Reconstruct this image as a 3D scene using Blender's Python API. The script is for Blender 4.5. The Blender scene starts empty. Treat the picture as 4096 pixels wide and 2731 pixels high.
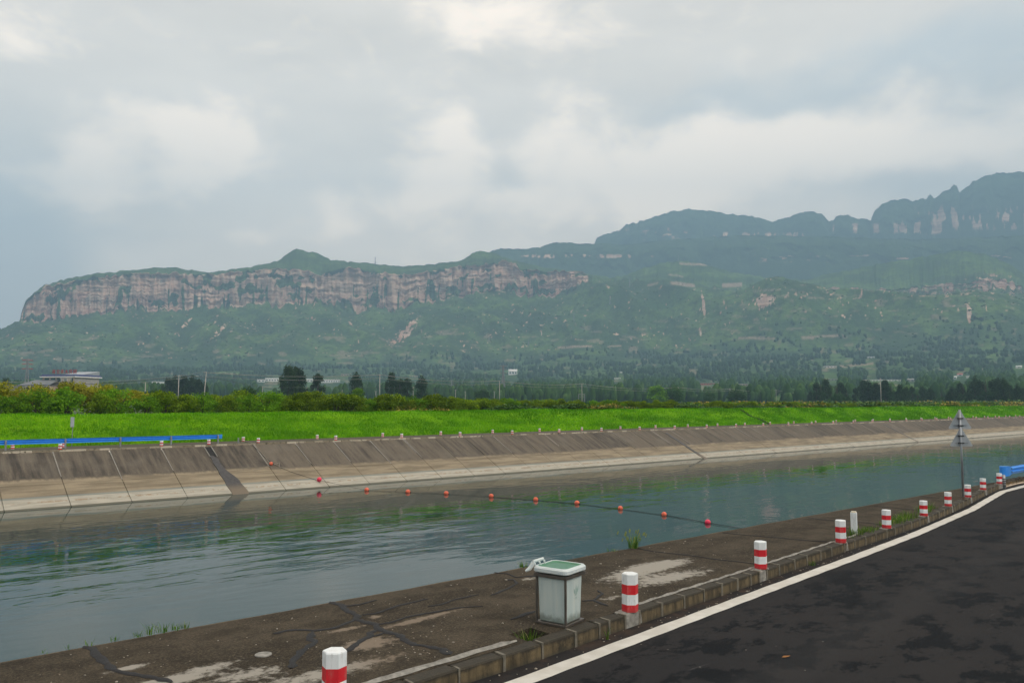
import bpy, bmesh, math, random
import numpy as np
from mathutils import Vector, Matrix
random.seed(7); RNG=np.random.default_rng(11)
sc=bpy.context.scene; COL=sc.collection
rad=math.radians
# ------------------------------------------------------------ camera
F=3150.0; PIT=math.atan(246.5/F); CH=3.2
cd=bpy.data.cameras.new('camera'); cam=bpy.data.objects.new('camera',cd); COL.objects.link(cam); sc.camera=cam
cd.sensor_width=36; cd.lens=F/4096*36; cd.clip_start=.1; cd.clip_end=20000
cam.location=(0,0,CH); cam.rotation_euler=(rad(90)+PIT,0,0)
# ------------------------------------------------------------ sky, sun, exposure
SUN_EL,SUN_AZ=40,118       # degrees; azimuth clockwise from +Y
SKY=.1
w=bpy.data.worlds.new('World'); sc.world=w; w.use_nodes=True
NT=w.node_tree; NT.nodes.clear()
class N:
    """small node helper"""
    def __init__(s,nt): s.nt=nt
    def new(s,t,**k):
        n=s.nt.nodes.new(t)
        for a,b in k.items(): setattr(n,a,b)
        return n
    def put(s,sock,v):
        if isinstance(v,bpy.types.NodeSocket): s.nt.links.new(v,sock)
        elif v is not None:
            if hasattr(sock,'default_value'):
                try: sock.default_value=v
                except Exception:
                    sock.default_value=(*v,1) if len(v)==3 else v
    def m(s,op,a,b=None,c=None,clamp=False):
        n=s.new('ShaderNodeMath',operation=op,use_clamp=clamp); s.put(n.inputs[0],a); s.put(n.inputs[1],b); s.put(n.inputs[2],c); return n.outputs[0]
    def vm(s,op,a,b=None,sc_=None):
        n=s.new('ShaderNodeVectorMath',operation=op); s.put(n.inputs[0],a)
        if b is not None: s.put(n.inputs[1],b)
        if sc_ is not None: s.put(n.inputs['Scale'],sc_)
        return n.outputs['Value'] if op in('LENGTH','DOT_PRODUCT','DISTANCE') else n.outputs[0]
    def mix(s,f,a,b,mode='MIX'):
        n=s.new('ShaderNodeMix',data_type='RGBA',blend_type=mode); s.put(n.inputs[0],f)
        s.put(n.inputs[6],a if isinstance(a,bpy.types.NodeSocket) else (*a,1)); s.put(n.inputs[7],b if isinstance(b,bpy.types.NodeSocket) else (*b,1)); return n.outputs[2]
    def noise(s,vec,scale,detail=4,rough=.55,dist=0,out='Fac'):
        n=s.new('ShaderNodeTexNoise'); s.put(n.inputs['Vector'],vec); s.put(n.inputs['Scale'],scale); s.put(n.inputs['Detail'],detail); s.put(n.inputs['Roughness'],rough); s.put(n.inputs['Distortion'],dist); return n.outputs[out]
    def vor(s,vec,scale,feat='F1',rnd=1):
        n=s.new('ShaderNodeTexVoronoi',feature=feat); s.put(n.inputs['Vector'],vec); s.put(n.inputs['Scale'],scale); s.put(n.inputs['Randomness'],rnd); return n.outputs['Distance']
    def rng(s,v,a,b,c=0.,d=1.,smooth=True):
        n=s.new('ShaderNodeMapRange',interpolation_type='SMOOTHSTEP' if smooth else 'LINEAR'); s.put(n.inputs[0],v); s.put(n.inputs[1],a); s.put(n.inputs[2],b); s.put(n.inputs[3],c); s.put(n.inputs[4],d); return n.outputs[0]
    def map(s,vec,scale=(1,1,1),rot=(0,0,0),loc=(0,0,0)):
        n=s.new('ShaderNodeMapping'); s.put(n.inputs['Vector'],vec); n.inputs['Scale'].default_value=scale; n.inputs['Rotation'].default_value=rot; n.inputs['Location'].default_value=loc; return n.outputs[0]
    def sep(s,v):
        n=s.new('ShaderNodeSeparateXYZ'); s.put(n.inputs[0],v); return n.outputs
    def comb(s,x,y,z):
        n=s.new('ShaderNodeCombineXYZ'); s.put(n.inputs[0],x); s.put(n.inputs[1],y); s.put(n.inputs[2],z); return n.outputs[0]
k=N(NT)
def DA(x,y):
    """direction (azimuth, tan elevation) of a point of the overview drawing, 2352 units wide"""
    X=(x*1.7415-2048)/F; Y=-(y*1.7415-1365.5)/F
    d=(X, math.cos(PIT)-Y*math.sin(PIT), math.sin(PIT)+Y*math.cos(PIT)); h=math.hypot(d[0],d[1])
    return math.atan2(d[0],d[1]), d[2]/h
tc=k.new('ShaderNodeTexCoord').outputs['Generated']
X,Y,Z=k.sep(tc)
az=k.m('ARCTAN2',X,Y); hl=k.m('SQRT',k.m('ADD',k.m('MULTIPLY',X,X),k.m('MULTIPLY',Y,Y))); te=k.m('DIVIDE',Z,k.m('MAXIMUM',hl,.02)); te=k.m('MINIMUM',te,6.)
base=k.comb(az,te,0.)
wob=k.new('ShaderNodeTexNoise'); k.put(wob.inputs['Vector'],k.map(base,(1,1.4,1))); wob.inputs['Scale'].default_value=7; wob.inputs['Detail'].default_value=6; wob.inputs['Roughness'].default_value=.55
wv=k.vm('SCALE',k.vm('SUBTRACT',wob.outputs['Color'],(.5,.5,.5)),sc_=.13)
wb=k.sep(k.vm('ADD',base,wv))
def blobs(lst):
    tot=None
    for (x,y,rx,ry,a) in lst:
        A,E=DA(x,y); kx=F/1.7415
        px=k.m('MULTIPLY',k.m('SUBTRACT',wb[0],A),kx/rx); py=k.m('MULTIPLY',k.m('SUBTRACT',wb[1],E),kx/ry)
        q=k.m('ADD',k.m('MULTIPLY',px,px),k.m('MULTIPLY',py,py)); g=k.m('MULTIPLY',k.m('POWER',2.718,k.m('MULTIPLY',q,-1.)),a)
        tot=g if tot is None else k.m('ADD',tot,g)
    return tot
warm=blobs([(190,385,75,70,1.),(60,400,60,30,.5),(460,300,150,70,1.),(430,370,90,60,.7),(1000,400,95,130,1.),(1060,300,70,60,.5),(760,480,60,60,.7),(620,530,110,30,.4),(1280,360,110,110,.7),(1560,370,190,90,1.1),(1800,340,180,90,.9),(2060,320,220,80,.9),(2320,330,140,70,.5),(1180,480,110,60,.5),(1500,450,200,45,.6),(1180,60,130,90,.25),(1330,40,260,70,.3),(60,70,90,50,.5),(1010,30,160,80,.5)])
dark=blobs([(1950,165,330,70,.9),(2300,190,170,130,.8),(1600,240,240,50,.5),(0,700,130,190,1.5),(40,560,200,80,.5),(330,520,240,30,.3),(2250,440,260,45,.7),(1900,420,300,40,.3),(2352,20,200,100,.4),(0,280,130,120,.35),(560,150,160,50,.15),(1080,700,900,60,.25)])
fine=k.noise(k.map(base,(1,1.6,1)),9,9,.6,.4)
big=k.noise(k.map(tc,(1,1,2.2)),1.6,4,.5)
wf=k.rng(k.m('ADD',warm,k.m('MULTIPLY',k.m('SUBTRACT',fine,.5),1.9)),.02,.9)
outm=k.rng(k.m('ABSOLUTE',az),.62,.95)      # round the rest of the horizon the same kind of broken cloud goes on
wf2=k.rng(big,.42,.66,0,.8)
wf=k.mix(outm,k.comb(wf,wf,wf),k.comb(wf2,wf2,wf2)); wf=k.sep(wf)[0]
hiz=k.rng(te,.62,1.1); 
wf=k.m('ADD',k.m('MULTIPLY',wf,k.m('SUBTRACT',1.,hiz)),k.m('MULTIPLY',wf2,hiz))
sky=k.new('ShaderNodeTexSky',sky_type='NISHITA',sun_disc=False); sky.sun_elevation=rad(SUN_EL); sky.sun_rotation=rad(SUN_AZ); sky.air_density=1.3; sky.dust_density=3; sky.altitude=300
veil=k.mix(.93,sky.outputs[0],(24.5,21.2,17.8))         # grey-blue cloud veil over the clear sky
vv=k.rng(k.noise(k.map(base,(1,2.4,1)),4,5,.55),.3,.75,.88,1.1,False)
vv=k.m('MULTIPLY',vv,k.rng(te,.15,.5,1.,.84))
veil=k.mix(1.,veil,k.comb(vv,vv,vv),'MULTIPLY')
c1=k.mix(wf,veil,(30.5,25.2,20.2))
dk=k.m('MULTIPLY',k.rng(dark,.0,1.3,0,1),.62)
ef_=k.rng(te,.2,.55,1.,.74); c1=k.mix(1.,c1,k.comb(ef_,ef_,ef_),'MULTIPLY')
c2=k.mix(dk,c1,(9.6,10.4,10.8))
bg=k.new('ShaderNodeBackground'); k.put(bg.inputs[0],c2); bg.inputs[1].default_value=SKY
k.nt.links.new(bg.outputs[0],k.new('ShaderNodeOutputWorld').inputs[0])
sl=bpy.data.lights.new('sun','SUN'); sl.energy=2.4; sl.angle=rad(14); sl.color=(1,.93,.84)
so=bpy.data.objects.new('sun',sl); COL.objects.link(so)
sd=Vector((math.sin(rad(SUN_AZ))*math.cos(rad(SUN_EL)),math.cos(rad(SUN_AZ))*math.cos(rad(SUN_EL)),math.sin(rad(SUN_EL))))
so.rotation_euler=sd.to_track_quat('Z','Y').to_euler()
vs=sc.view_settings; vs.view_transform='Standard'; vs.look='None'; vs.exposure=.22; vs.gamma=1; vs.use_curve_mapping=False
sc.cycles.volume_bounces=0; sc.cycles.max_bounces=6; sc.cycles.transparent_max_bounces=8
# ------------------------------------------------------------ frame along the canal: u along, n across, z up
AL=rad(40.7); U=(math.cos(AL),math.sin(AL)); NN=(-math.sin(AL),math.cos(AL))
def W(u,n,z=0.): return (u*U[0]+n*NN[0], u*U[1]+n*NN[1], z)
# ------------------------------------------------------------ helpers
def tag(o,label=None,cat=None,group=None,kind=None):
    if label: o['label']=label
    if cat: o['category']=cat
    if group: o['group']=group
    if kind: o['kind']=kind
    return o
def empty(name,loc=(0,0,0),rz=0.,**t):
    o=bpy.data.objects.new(name,None); COL.objects.link(o); o.location=loc; o.rotation_euler=(0,0,rz); o.empty_display_size=.2
    return tag(o,**t)
def obj(name,me,parent=None,loc=(0,0,0),rz=0.,**t):
    o=bpy.data.objects.new(name,me); COL.objects.link(o); o.location=loc; o.rotation_euler=(0,0,rz)
    if parent: o.parent=parent
    return tag(o,**t)
def mesh_np(name,V,Fc,mats,smooth=False,attrs=None):
    """V (n,3), Fc (m,k) all faces of the same size"""
    V=np.asarray(V,np.float32); Fc=np.asarray(Fc,np.int32); me=bpy.data.meshes.new(name); kk=Fc.shape[1]
    me.vertices.add(len(V)); me.vertices.foreach_set('co',V.ravel()); me.loops.add(Fc.size); me.loops.foreach_set('vertex_index',Fc.ravel())
    me.polygons.add(len(Fc)); me.polygons.foreach_set('loop_start',np.arange(0,Fc.size,kk,dtype=np.int32)); me.polygons.foreach_set('loop_total',np.full(len(Fc),kk,np.int32))
    if smooth: me.polygons.foreach_set('use_smooth',np.ones(len(Fc),bool))
    for m in (mats if isinstance(mats,(list,tuple)) else [mats]): me.materials.append(m)
    for an,av in (attrs or {}).items():
        a=me.attributes.new(an,'FLOAT','POINT'); a.data.foreach_set('value',np.asarray(av,np.float32).ravel())
    me.update(); return me
class MB:
    def __init__(s): s.v=[]; s.f=[]; s.mi=[]
    def add(s,vs,fs,mi=0):
        b=len(s.v); s.v+= [tuple(x) for x in vs]; s.f+=[tuple(b+i for i in f) for f in fs]; s.mi+=[mi]*len(fs)
    def box(s,a,b,mi=0,taper=None):
        x0,y0,z0=a; x1,y1,z1=b
        s.add([(x0,y0,z0),(x1,y0,z0),(x1,y1,z0),(x0,y1,z0),(x0,y0,z1),(x1,y0,z1),(x1,y1,z1),(x0,y1,z1)],[(0,3,2,1),(4,5,6,7),(0,1,5,4),(1,2,6,5),(2,3,7,6),(3,0,4,7)],mi)
    def prism(s,pts,z0,z1,mi=0,cap=True,top=None):
        n=len(pts); tp=top or pts
        fs=[(i,(i+1)%n,n+(i+1)%n,n+i) for i in range(n)]
        if cap: fs+=[tuple(range(n))[::-1],tuple(range(n,2*n))]
        s.add([(x,y,z0) for x,y in pts]+[(x,y,z1) for x,y in tp],fs,mi)
    def tube(s,pts,r,seg=6,mi=0,cap=True):
        pts=[Vector(p) for p in pts]; n=len(pts); rs=r if isinstance(r,(list,tuple)) else [r]*n; vs=[]
        for i,p in enumerate(pts):
            d=(pts[min(i+1,n-1)]-pts[max(i-1,0)]).normalized(); a=d.cross(Vector((0,0,1)) if abs(d.z)<.9 else Vector((1,0,0))).normalized(); b=d.cross(a)
            for j in range(seg):
                t=2*math.pi*j/seg; vs.append(p+(a*math.cos(t)+b*math.sin(t))*rs[i])
        fs=[(i*seg+j,i*seg+(j+1)%seg,(i+1)*seg+(j+1)%seg,(i+1)*seg+j) for i in range(n-1) for j in range(seg)]
        if cap: fs+=[tuple(range(seg))[::-1],tuple(range((n-1)*seg,n*seg))]
        s.add(vs,fs,mi)
    def mesh(s,name,mats,smooth=False,bevel=0):
        me=bpy.data.meshes.new(name); me.from_pydata([tuple(v) for v in s.v],[],s.f)
        for m in (mats if isinstance(mats,(list,tuple)) else [mats]): me.materials.append(m)
        me.polygons.foreach_set('material_index',np.array(s.mi,np.int32))
        if bevel:
            bm=bmesh.new(); bm.from_mesh(me); bmesh.ops.bevel(bm,geom=list(bm.edges),offset=bevel,segments=1,affect='EDGES',profile=.5); bm.to_mesh(me); bm.free()
        bm=bmesh.new(); bm.from_mesh(me); bmesh.ops.recalc_face_normals(bm,faces=bm.faces); bm.to_mesh(me); bm.free()
        if smooth: me.polygons.foreach_set('use_smooth',np.ones(len(me.polygons),bool))
        me.update(); return me
def copy_tree(o,parent=None):
    c=o.copy(); COL.objects.link(c); c.parent=parent if parent else o.parent
    for ch in list(o.children): copy_tree(ch,c)
    return c
# numpy value noise
def _h(i,j,s):
    n=(i.astype(np.int64)*374761393+j.astype(np.int64)*668265263+s*974634777)&0x7fffffff
    n=((n^(n>>13))*1274126177)&0x7fffffff
    return ((n^(n>>16))&0xffff)/65535.
def vn(x,y,s=0):
    x=np.asarray(x,float); y=np.asarray(y,float); i=np.floor(x); j=np.floor(y); fx=x-i; fy=y-j; i=i.astype(int); j=j.astype(int)
    fx=fx*fx*(3-2*fx); fy=fy*fy*(3-2*fy)
    return (_h(i,j,s)*(1-fx)+_h(i+1,j,s)*fx)*(1-fy)+(_h(i,j+1,s)*(1-fx)+_h(i+1,j+1,s)*fx)*fy
def fbm(x,y,o=5,s=0,g=.5):
    t=0;a=1;n=0
    for q in range(o): t=t+a*vn(x*2**q+17.3*q,y*2**q-9.1*q,s+q); n+=a; a*=g
    return t/n
def ss(a,b,x): t=np.clip((x-a)/(b-a),0,1); return t*t*(3-2*t)
# ------------------------------------------------------------ materials
def mat(name,fn):
    m=bpy.data.materials.new(name); m.use_nodes=True; nt=m.node_tree; nt.nodes.clear(); k=N(nt)
    b=k.new('ShaderNodeBsdfPrincipled'); o=k.new('ShaderNodeOutputMaterial'); nt.links.new(b.outputs[0],o.inputs[0])
    r=fn(k) or {}
    for a,v in r.items():
        if a=='bump':
            h,st,di=v; bn=k.new('ShaderNodeBump'); bn.inputs['Strength'].default_value=st; bn.inputs['Distance'].default_value=di; k.put(bn.inputs['Height'],h); nt.links.new(bn.outputs[0],b.inputs['Normal'])
        else: k.put(b.inputs[a],v if isinstance(v,(bpy.types.NodeSocket,float,int)) else (*v,1))
    return m
def pos(k): return k.new('ShaderNodeNewGeometry').outputs['Position']
def uvn(k):   # canal frame coordinates of a point
    return k.map(pos(k),rot=(0,0,-AL))
def plain(name,c,rough=.6,var=.12,scale=3.,metal=0.,bump=.0):
    def fn(k):
        p=pos(k); n=k.noise(p,scale,5); f=k.rng(n,.3,.7,1-var,1+var,False)
        col=k.mix(1.,c,k.comb(f,f,f),'MULTIPLY'); r={'Base Color':col,'Roughness':k.rng(n,.3,.7,max(0,rough-.08),min(1,rough+.08)),'Metallic':metal}
        if bump: r['bump']=(k.noise(p,scale*8,4),bump,.01)
        return r
    return mat(name,fn)
def m_water(k):
    P=uvn(k)
    xs_=k.sep(P)
    n1=k.noise(k.map(P,(.35,.85,1)),1.0,3,.5,.5); n2=k.noise(k.map(P,(1,1.7,1),rot=(0,0,.5)),2.6,3,.5,.3); n3=k.noise(k.map(P,(1,1.4,1)),.16,3)
    calm=k.rng(k.noise(k.map(P,(.5,1,1)),.12,4,.6,.5),.38,.62,.3,1.)
    xs=k.sep(P); nearc=k.m('MULTIPLY',k.rng(xs[1],19.,31.,.1,1.),k.rng(xs[1],52.,38.,.3,1.))
    n4=k.m('POWER',k.noise(k.map(P,(.3,1.,1),rot=(0,0,-.12)),1.2,3,.55,.6),2.); zm=k.m('MULTIPLY',k.m('MULTIPLY',k.rng(xs_[1],23,29),k.rng(xs_[1],52,44)),k.rng(xs_[0],40,22))
    h=k.m('ADD',k.m('ADD',k.m('MULTIPLY',n1,.62),k.m('MULTIPLY',k.m('MULTIPLY',n4,zm),1.1)),k.m('ADD',k.m('MULTIPLY',n2,.1),k.m('MULTIPLY',n3,.8)))
    # wakes behind the floats
    wv=k.new('ShaderNodeTexWave',wave_type='BANDS'); k.put(wv.inputs['Vector'],k.map(P,(1,1,1),rot=(0,0,rad(78)))); wv.inputs['Scale'].default_value=.3; wv.inputs['Distortion'].default_value=7; wv.inputs['Detail'].default_value=3; wv.inputs['Detail Scale'].default_value=1.4
    wk=k.m('MULTIPLY',k.m('MULTIPLY',wv.outputs['Fac'],.16),k.rng(xs[0],30,42,0,1))
    h=k.m('MULTIPLY',k.m('ADD',h,wk),k.m('MULTIPLY',calm,nearc))
    c=k.mix(k.rng(k.noise(P,.05,3),.35,.65),(.014,.037,.034),(.018,.04,.037))
    return {'Base Color':c,'Roughness':.02,'IOR':1.333,'bump':(h,1.,.034)}
def m_slab(k):
    P=uvn(k); x,y,z=k.sep(P); rnd=k.new('ShaderNodeObjectInfo').outputs['Random']
    down=k.comb(x,k.m('MULTIPLY',y,.12),rnd)                       # streaks run down the slope
    along=k.comb(k.m('MULTIPLY',x,.13),0.,k.m('MULTIPLY',z,2.2))
    st=k.noise(down,2.6,6,.65); sp=k.noise(P,5,6,.8); sp2=k.noise(P,18,4,.8); ba=k.noise(along,2.2,5,.6)
    w0=k.m('ADD',z,k.m('ADD',k.m('MULTIPLY',k.m('SUBTRACT',st,.5),.42),k.m('MULTIPLY',k.m('SUBTRACT',rnd,.5),.16)))
    dark=k.rng(w0,-1.68,-1.5)
    dc=k.mix(k.rng(rnd,.1,.9),(0.04346,0.03564,0.02695),(0.09561,0.07823,0.05737)); dc=k.mix(k.rng(st,.35,.75),dc,(0.1347,0.1113,0.0817)); dc=k.mix(k.m('MULTIPLY',k.rng(sp,.5,.7),k.rng(sp2,.45,.7)),dc,(0.2608,0.226,0.1738))
    dc=k.mix(k.m('MULTIPLY',k.rng(st,.5,.25),.7),dc,(0.0226,0.01912,0.01565))
    tan=k.mix(k.rng(ba,.35,.65),(0.1565,0.126,0.08257),(0.2781,0.2277,0.1521)); tan=k.mix(k.m('MULTIPLY',k.rng(sp,.5,.75),.4),tan,(0.1217,0.09996,0.06954))
    low=k.mix(k.rng(k.noise(along,5,4),.4,.6),(0.3129,0.2955,0.2434),(0.3998,0.3738,0.3086)); 
    rust=k.m('MULTIPLY',k.m('MULTIPLY',k.rng(z,-2.72,-2.68),k.rng(z,-2.6,-2.64)),k.rng(k.noise(P,3,4,.7),.48,.6)); low=k.mix(k.m('MULTIPLY',rust,.7),low,(0.2608,0.1651,0.08692))
    grn=k.m('MULTIPLY',k.rng(z,-2.5,-2.46),k.rng(z,-2.36,-2.41)); tan=k.mix(k.m('MULTIPLY',grn,.75),tan,(0.1738,0.2086,0.1999))
    zw=k.m('ADD',z,k.m('MULTIPLY',k.m('SUBTRACT',ba,.5),.08))
    c=k.mix(k.rng(zw,-2.5,-2.44),low,tan); c=k.mix(dark,c,dc)
    c=k.mix(k.rng(z,-2.9,-2.935),c,(0.1043,0.09996,0.07388))
    ch=k.m('MULTIPLY',k.rng(z,-1.6,-1.2),k.rng(k.noise(P,.35,2),.55,.7)); c=k.mix(k.m('MULTIPLY',ch,.35),c,(0.1478,0.1304,0.1043))
    return {'Base Color':c,'Roughness':.85,'bump':(k.m('ADD',sp,sp2),.35,.03)}
def m_apron(k):
    P=uvn(k); x,y,z=k.sep(P)
    a=k.noise(k.map(P,(.5,1,1)),.8,6,.6,.3); b=k.noise(P,26,6,.8); s=k.noise(P,75,3,.7); m=k.noise(P,2.2,6,.7)
    c=k.mix(k.rng(a,.35,.65),(0.02589,0.02209,0.01599),(0.06245,0.05179,0.03732)); c=k.mix(k.rng(b,.42,.68),c,(0.1142,0.09139,0.06474)); c=k.mix(k.m('MULTIPLY',k.rng(m,.56,.38),.45),c,(0.01676,0.01447,0.01066))
    c=k.mix(k.m('MULTIPLY',k.rng(s,.62,.7),.7),c,(0.3046,0.2742,0.2132))
    c=k.mix(k.m('MULTIPLY',k.rng(s,.4,.33),.6),c,(0.01523,0.01371,0.01066))
    tot=None
    for (bx,by,rx,ry,am) in [(12.5,10.15,.9,.3,1.3),(11.3,9.9,.8,.35,.6),(11.9,9.3,1.2,.3,.8),(4.6,8.75,1.3,.22,.75),(3.0,9.7,.7,.18,1.),(2.9,10.5,.25,.1,.9),(3.7,9.9,.35,.12,.6),(3.9,9.3,.5,.25,.7),(5.6,9.45,.45,.28,.85),(6.6,9.95,.6,.1,.8),(5.7,10.25,.35,.08,.8),(6.35,10.55,.12,.12,.7),(9.85,10.95,.3,.12,.6),(1.6,9.6,.8,.3,.7),(9.9,9.0,.4,.12,.5),(7.2,10.05,.5,.06,.7)]:
        px=k.m('MULTIPLY',k.m('SUBTRACT',x,bx),1/rx); py=k.m('MULTIPLY',k.m('SUBTRACT',y,by),1/ry)
        g=k.m('MULTIPLY',k.m('POWER',2.718,k.m('MULTIPLY',k.m('ADD',k.m('MULTIPLY',px,px),k.m('MULTIPLY',py,py)),-1.)),am); tot=g if tot is None else k.m('ADD',tot,g)
    ef=k.rng(k.m('ADD',tot,k.m('MULTIPLY',k.m('SUBTRACT',k.noise(P,7,6,.72),.5),1.9)),.28,.7)
    c=k.mix(k.m('MULTIPLY',ef,.95),c,k.mix(k.m('MULTIPLY',k.rng(x,4.5,5.6),k.rng(x,9.5,8.5)),(.33,.31,.27),(.21,.17,.13)))
    c=k.mix(k.m('MULTIPLY',k.rng(y,11.68,11.75),.35),c,(0.1828,0.1447,0.09901))
    return {'Base Color':c,'Roughness':.95,'Specular IOR Level':.12,'bump':(k.m('ADD',b,s),.6,.014)}
def m_asphalt(k):
    P=uvn(k); x,y,z=k.sep(P)
    g=k.noise(P,90,3,.8); g2=k.noise(P,240,2,.8); l=k.noise(k.map(P,(.5,1,1)),.6,4,.6)
    q=k.noise(k.map(P,(1.,1.7,1),rot=(0,0,.3)),1.,10,.76,.1)
    c=k.mix(k.rng(g,.35,.7),(.0165,.0165,.0175),(.031,.0305,.032)); c=k.mix(k.rng(l,.35,.7),c,k.mix(.5,c,(0.03226,0.02984,0.02903)))
    wt=k.m('MULTIPLY',k.rng(q,.505,.53),k.rng(k.m('SUBTRACT',y,k.m('MULTIPLY',x,.085)),7.2,6.3))  # damp patches
    c=k.mix(k.m('MULTIPLY',wt,.92),c,(.0035,.0048,.0065))
    scr=k.m('MULTIPLY',k.rng(k.noise(k.map(P,(.9,14,1),rot=(0,0,.42)),.8,4,.6),.66,.76),k.rng(k.noise(P,.8,3),.45,.65)); c=k.mix(k.m('MULTIPLY',scr,.5),c,(0.09677,0.09516,0.09274))
    # brown silt along the gutter
    e=k.m('SUBTRACT',y,k.m('ADD',7.2,k.m('MULTIPLY',x,.085)))
    si=k.m('MULTIPLY',k.m('MULTIPLY',k.rng(e,-.25,.1),k.rng(k.noise(P,2.2,6,.75),.42,.6)),k.rng(x,20,12)); c=k.mix(k.m('MULTIPLY',si,.75),c,(0.06854,0.04838,0.03629))
    c=k.mix(k.m('MULTIPLY',k.rng(g2,.64,.74),.6),c,(0.1048,0.1048,0.1008)); lane=k.m('ABSOLUTE',k.m('SUBTRACT',k.m('SUBTRACT',y,k.m('MULTIPLY',x,.1)),4.6)); c=k.mix(k.m('MULTIPLY',k.rng(lane,.55,.15),.3),c,(0.04032,0.03871,0.03871)); pb=k.vor(P,2.3); c=k.mix(k.rng(pb,.035,.02),c,(0.1613,0.1532,0.1371))
    return {'Base Color':c,'Roughness':k.m('SUBTRACT',.88,k.m('MULTIPLY',wt,.12)),'Specular IOR Level':.1,'bump':(k.m('ADD',g,g2),.5,.008)}
def m_line(k):
    P=uvn(k); n=k.noise(P,22,6,.8); s=k.noise(P,3,4)
    c=k.mix(k.rng(s,.3,.7),(.5,.48,.43),(.6,.585,.54)); c=k.mix(k.rng(n,.62,.72),c,(.16,.15,.14))
    return {'Base Color':c,'Roughness':.7,'bump':(n,.3,.006)}
def m_kerb(k):
    P=uvn(k); z=k.sep(P)[2]; rnd=k.new('ShaderNodeObjectInfo').outputs['Random']
    a=k.noise(P,3.,5,.65); b=k.noise(P,22,5,.75); v=k.noise(k.map(P,(1,1,.2)),9,4,.6)
    c=k.mix(k.rng(v,.35,.65),(.045,.034,.018),(.15,.112,.058)); c=k.mix(k.m('MULTIPLY',k.rng(rnd,0.,1.),.3),c,(.09,.07,.04))
    top=k.rng(k.m('ADD',z,k.m('MULTIPLY',k.m('SUBTRACT',a,.5),.12)),-.07,-.02); c=k.mix(k.m('MULTIPLY',top,k.rng(b,.25,.5,.45,.95)),c,(.03,.026,.018)); c=k.mix(k.m('MULTIPLY',k.rng(a,.56,.68),.7),c,(.018,.016,.01)); c=k.mix(k.m('MULTIPLY',k.rng(b,.66,.74),.6),c,(.22,.19,.13))
    c=k.mix(k.m('MULTIPLY',k.rng(z,-.14,-.2),.6),c,(.04,.038,.03))
    return {'Base Color':c,'Roughness':.92,'bump':(k.m('ADD',a,b),.6,.015)}
def m_grass_ground(k):
    P=uvn(k); a=k.noise(P,.35,5,.6); b=k.noise(P,5,5,.75)
    c=k.mix(k.rng(a,.35,.65),(.1,.26,.001),(.17,.38,.002)); c=k.mix(k.rng(b,.35,.65),k.mix(.5,c,(.03,.1,.003)),c)
    c=k.mix(k.m('MULTIPLY',k.rng(k.noise(P,.22,4,.7),.62,.72),.5),c,(.07,.085,.02))
    return {'Base Color':c,'Roughness':.9,'Specular IOR Level':.05,'bump':(b,.8,.08)}
def m_attr(k,ca,cb,cc=None,tr=.0,rough=.7):
    t=k.new('ShaderNodeAttribute',attribute_name='tone').outputs['Fac']
    c=k.mix(t,ca,cb)
    if cc is not None: c=k.mix(k.rng(t,.75,1.),c,cc)
    return {'Base Color':c,'Roughness':rough,'Specular IOR Level':.08}
def leafm(name,ca,cb,cc=None,rough=.7):
    def fn(k):
        r=m_attr(k,ca,cb,cc,rough=rough); rnd=k.new('ShaderNodeObjectInfo').outputs['Random']; f=k.rng(rnd,0.,1.,.8,1.2,False)
        r['Base Color']=k.mix(1.,r['Base Color'],k.comb(f,f,k.m('MULTIPLY',f,.9)),'MULTIPLY'); return r
    m=mat(name,fn); nt=m.node_tree; b=[n for n in nt.nodes if n.type=='BSDF_PRINCIPLED'][0]; o=[n for n in nt.nodes if n.type=='OUTPUT_MATERIAL'][0]
    kk=N(nt); tr=kk.new('ShaderNodeBsdfTranslucent'); nt.links.new(b.inputs['Base Color'].links[0].from_socket,tr.inputs[0]); mx=kk.new('ShaderNodeMixShader'); mx.inputs[0].default_value=.35
    nt.links.new(b.outputs[0],mx.inputs[1]); nt.links.new(tr.outputs[0],mx.inputs[2]); nt.links.new(mx.outputs[0],o.inputs[0]); return m
def m_mount(k):
    P=pos(k); x,y,z=k.sep(P)
    rock=k.new('ShaderNodeAttribute',attribute_name='rock').outputs['Fac']; tone=k.new('ShaderNodeAttribute',attribute_name='tone').outputs['Fac']; bare=k.new('ShaderNodeAttribute',attribute_name='bare').outputs['Fac']
    n1=k.noise(P,.012,5,.6); n2=k.noise(P,.06,4,.7); n3=k.noise(P,.16,3,.7)
    g=k.mix(k.rng(n1,.35,.65),(.045,.105,.025),(.12,.21,.045)); g=k.mix(k.rng(tone,.35,.62),k.mix(.7,g,(.02,.05,.018)),g); g=k.mix(k.rng(n2,.55,.35),g,(.028,.06,.02)); g=k.mix(k.m('MULTIPLY',k.rng(n3,.58,.7),.5),g,(.15,.22,.06))
    strata=k.noise(k.map(P,(.0016,.0016,.075)),1.,4,.6); strat2=k.noise(k.map(P,(.003,.003,.1)),1.,4,.65); vert=k.noise(k.map(P,(.05,.05,.006)),1.,5,.65)
    r=k.mix(k.rng(strata,.38,.62),(.5,.29,.22),(.74,.52,.38)); r=k.mix(k.rng(vert,.45,.7),r,(.74,.6,.47)); r=k.mix(k.m('MULTIPLY',k.rng(strat2,.52,.4),.6),r,(.26,.16,.125)); r=k.mix(k.m('MULTIPLY',k.rng(vert,.42,.3),.35),r,(.16,.12,.1))
    ba=k.mix(k.rng(n3,.35,.65),(.25,.19,.13),(.4,.33,.25))
    c=k.mix(bare,g,ba); rk=k.rng(k.m('ADD',rock,k.m('MULTIPLY',k.m('SUBTRACT',n3,.5),.8)),.35,.65); c=k.mix(rk,c,r)
    return {'Base Color':c,'Roughness':.95,'Specular IOR Level':.1,'bump':(k.m('ADD',n3,k.m('MULTIPLY',vert,.5)),.8,4.)}
M={}
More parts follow.
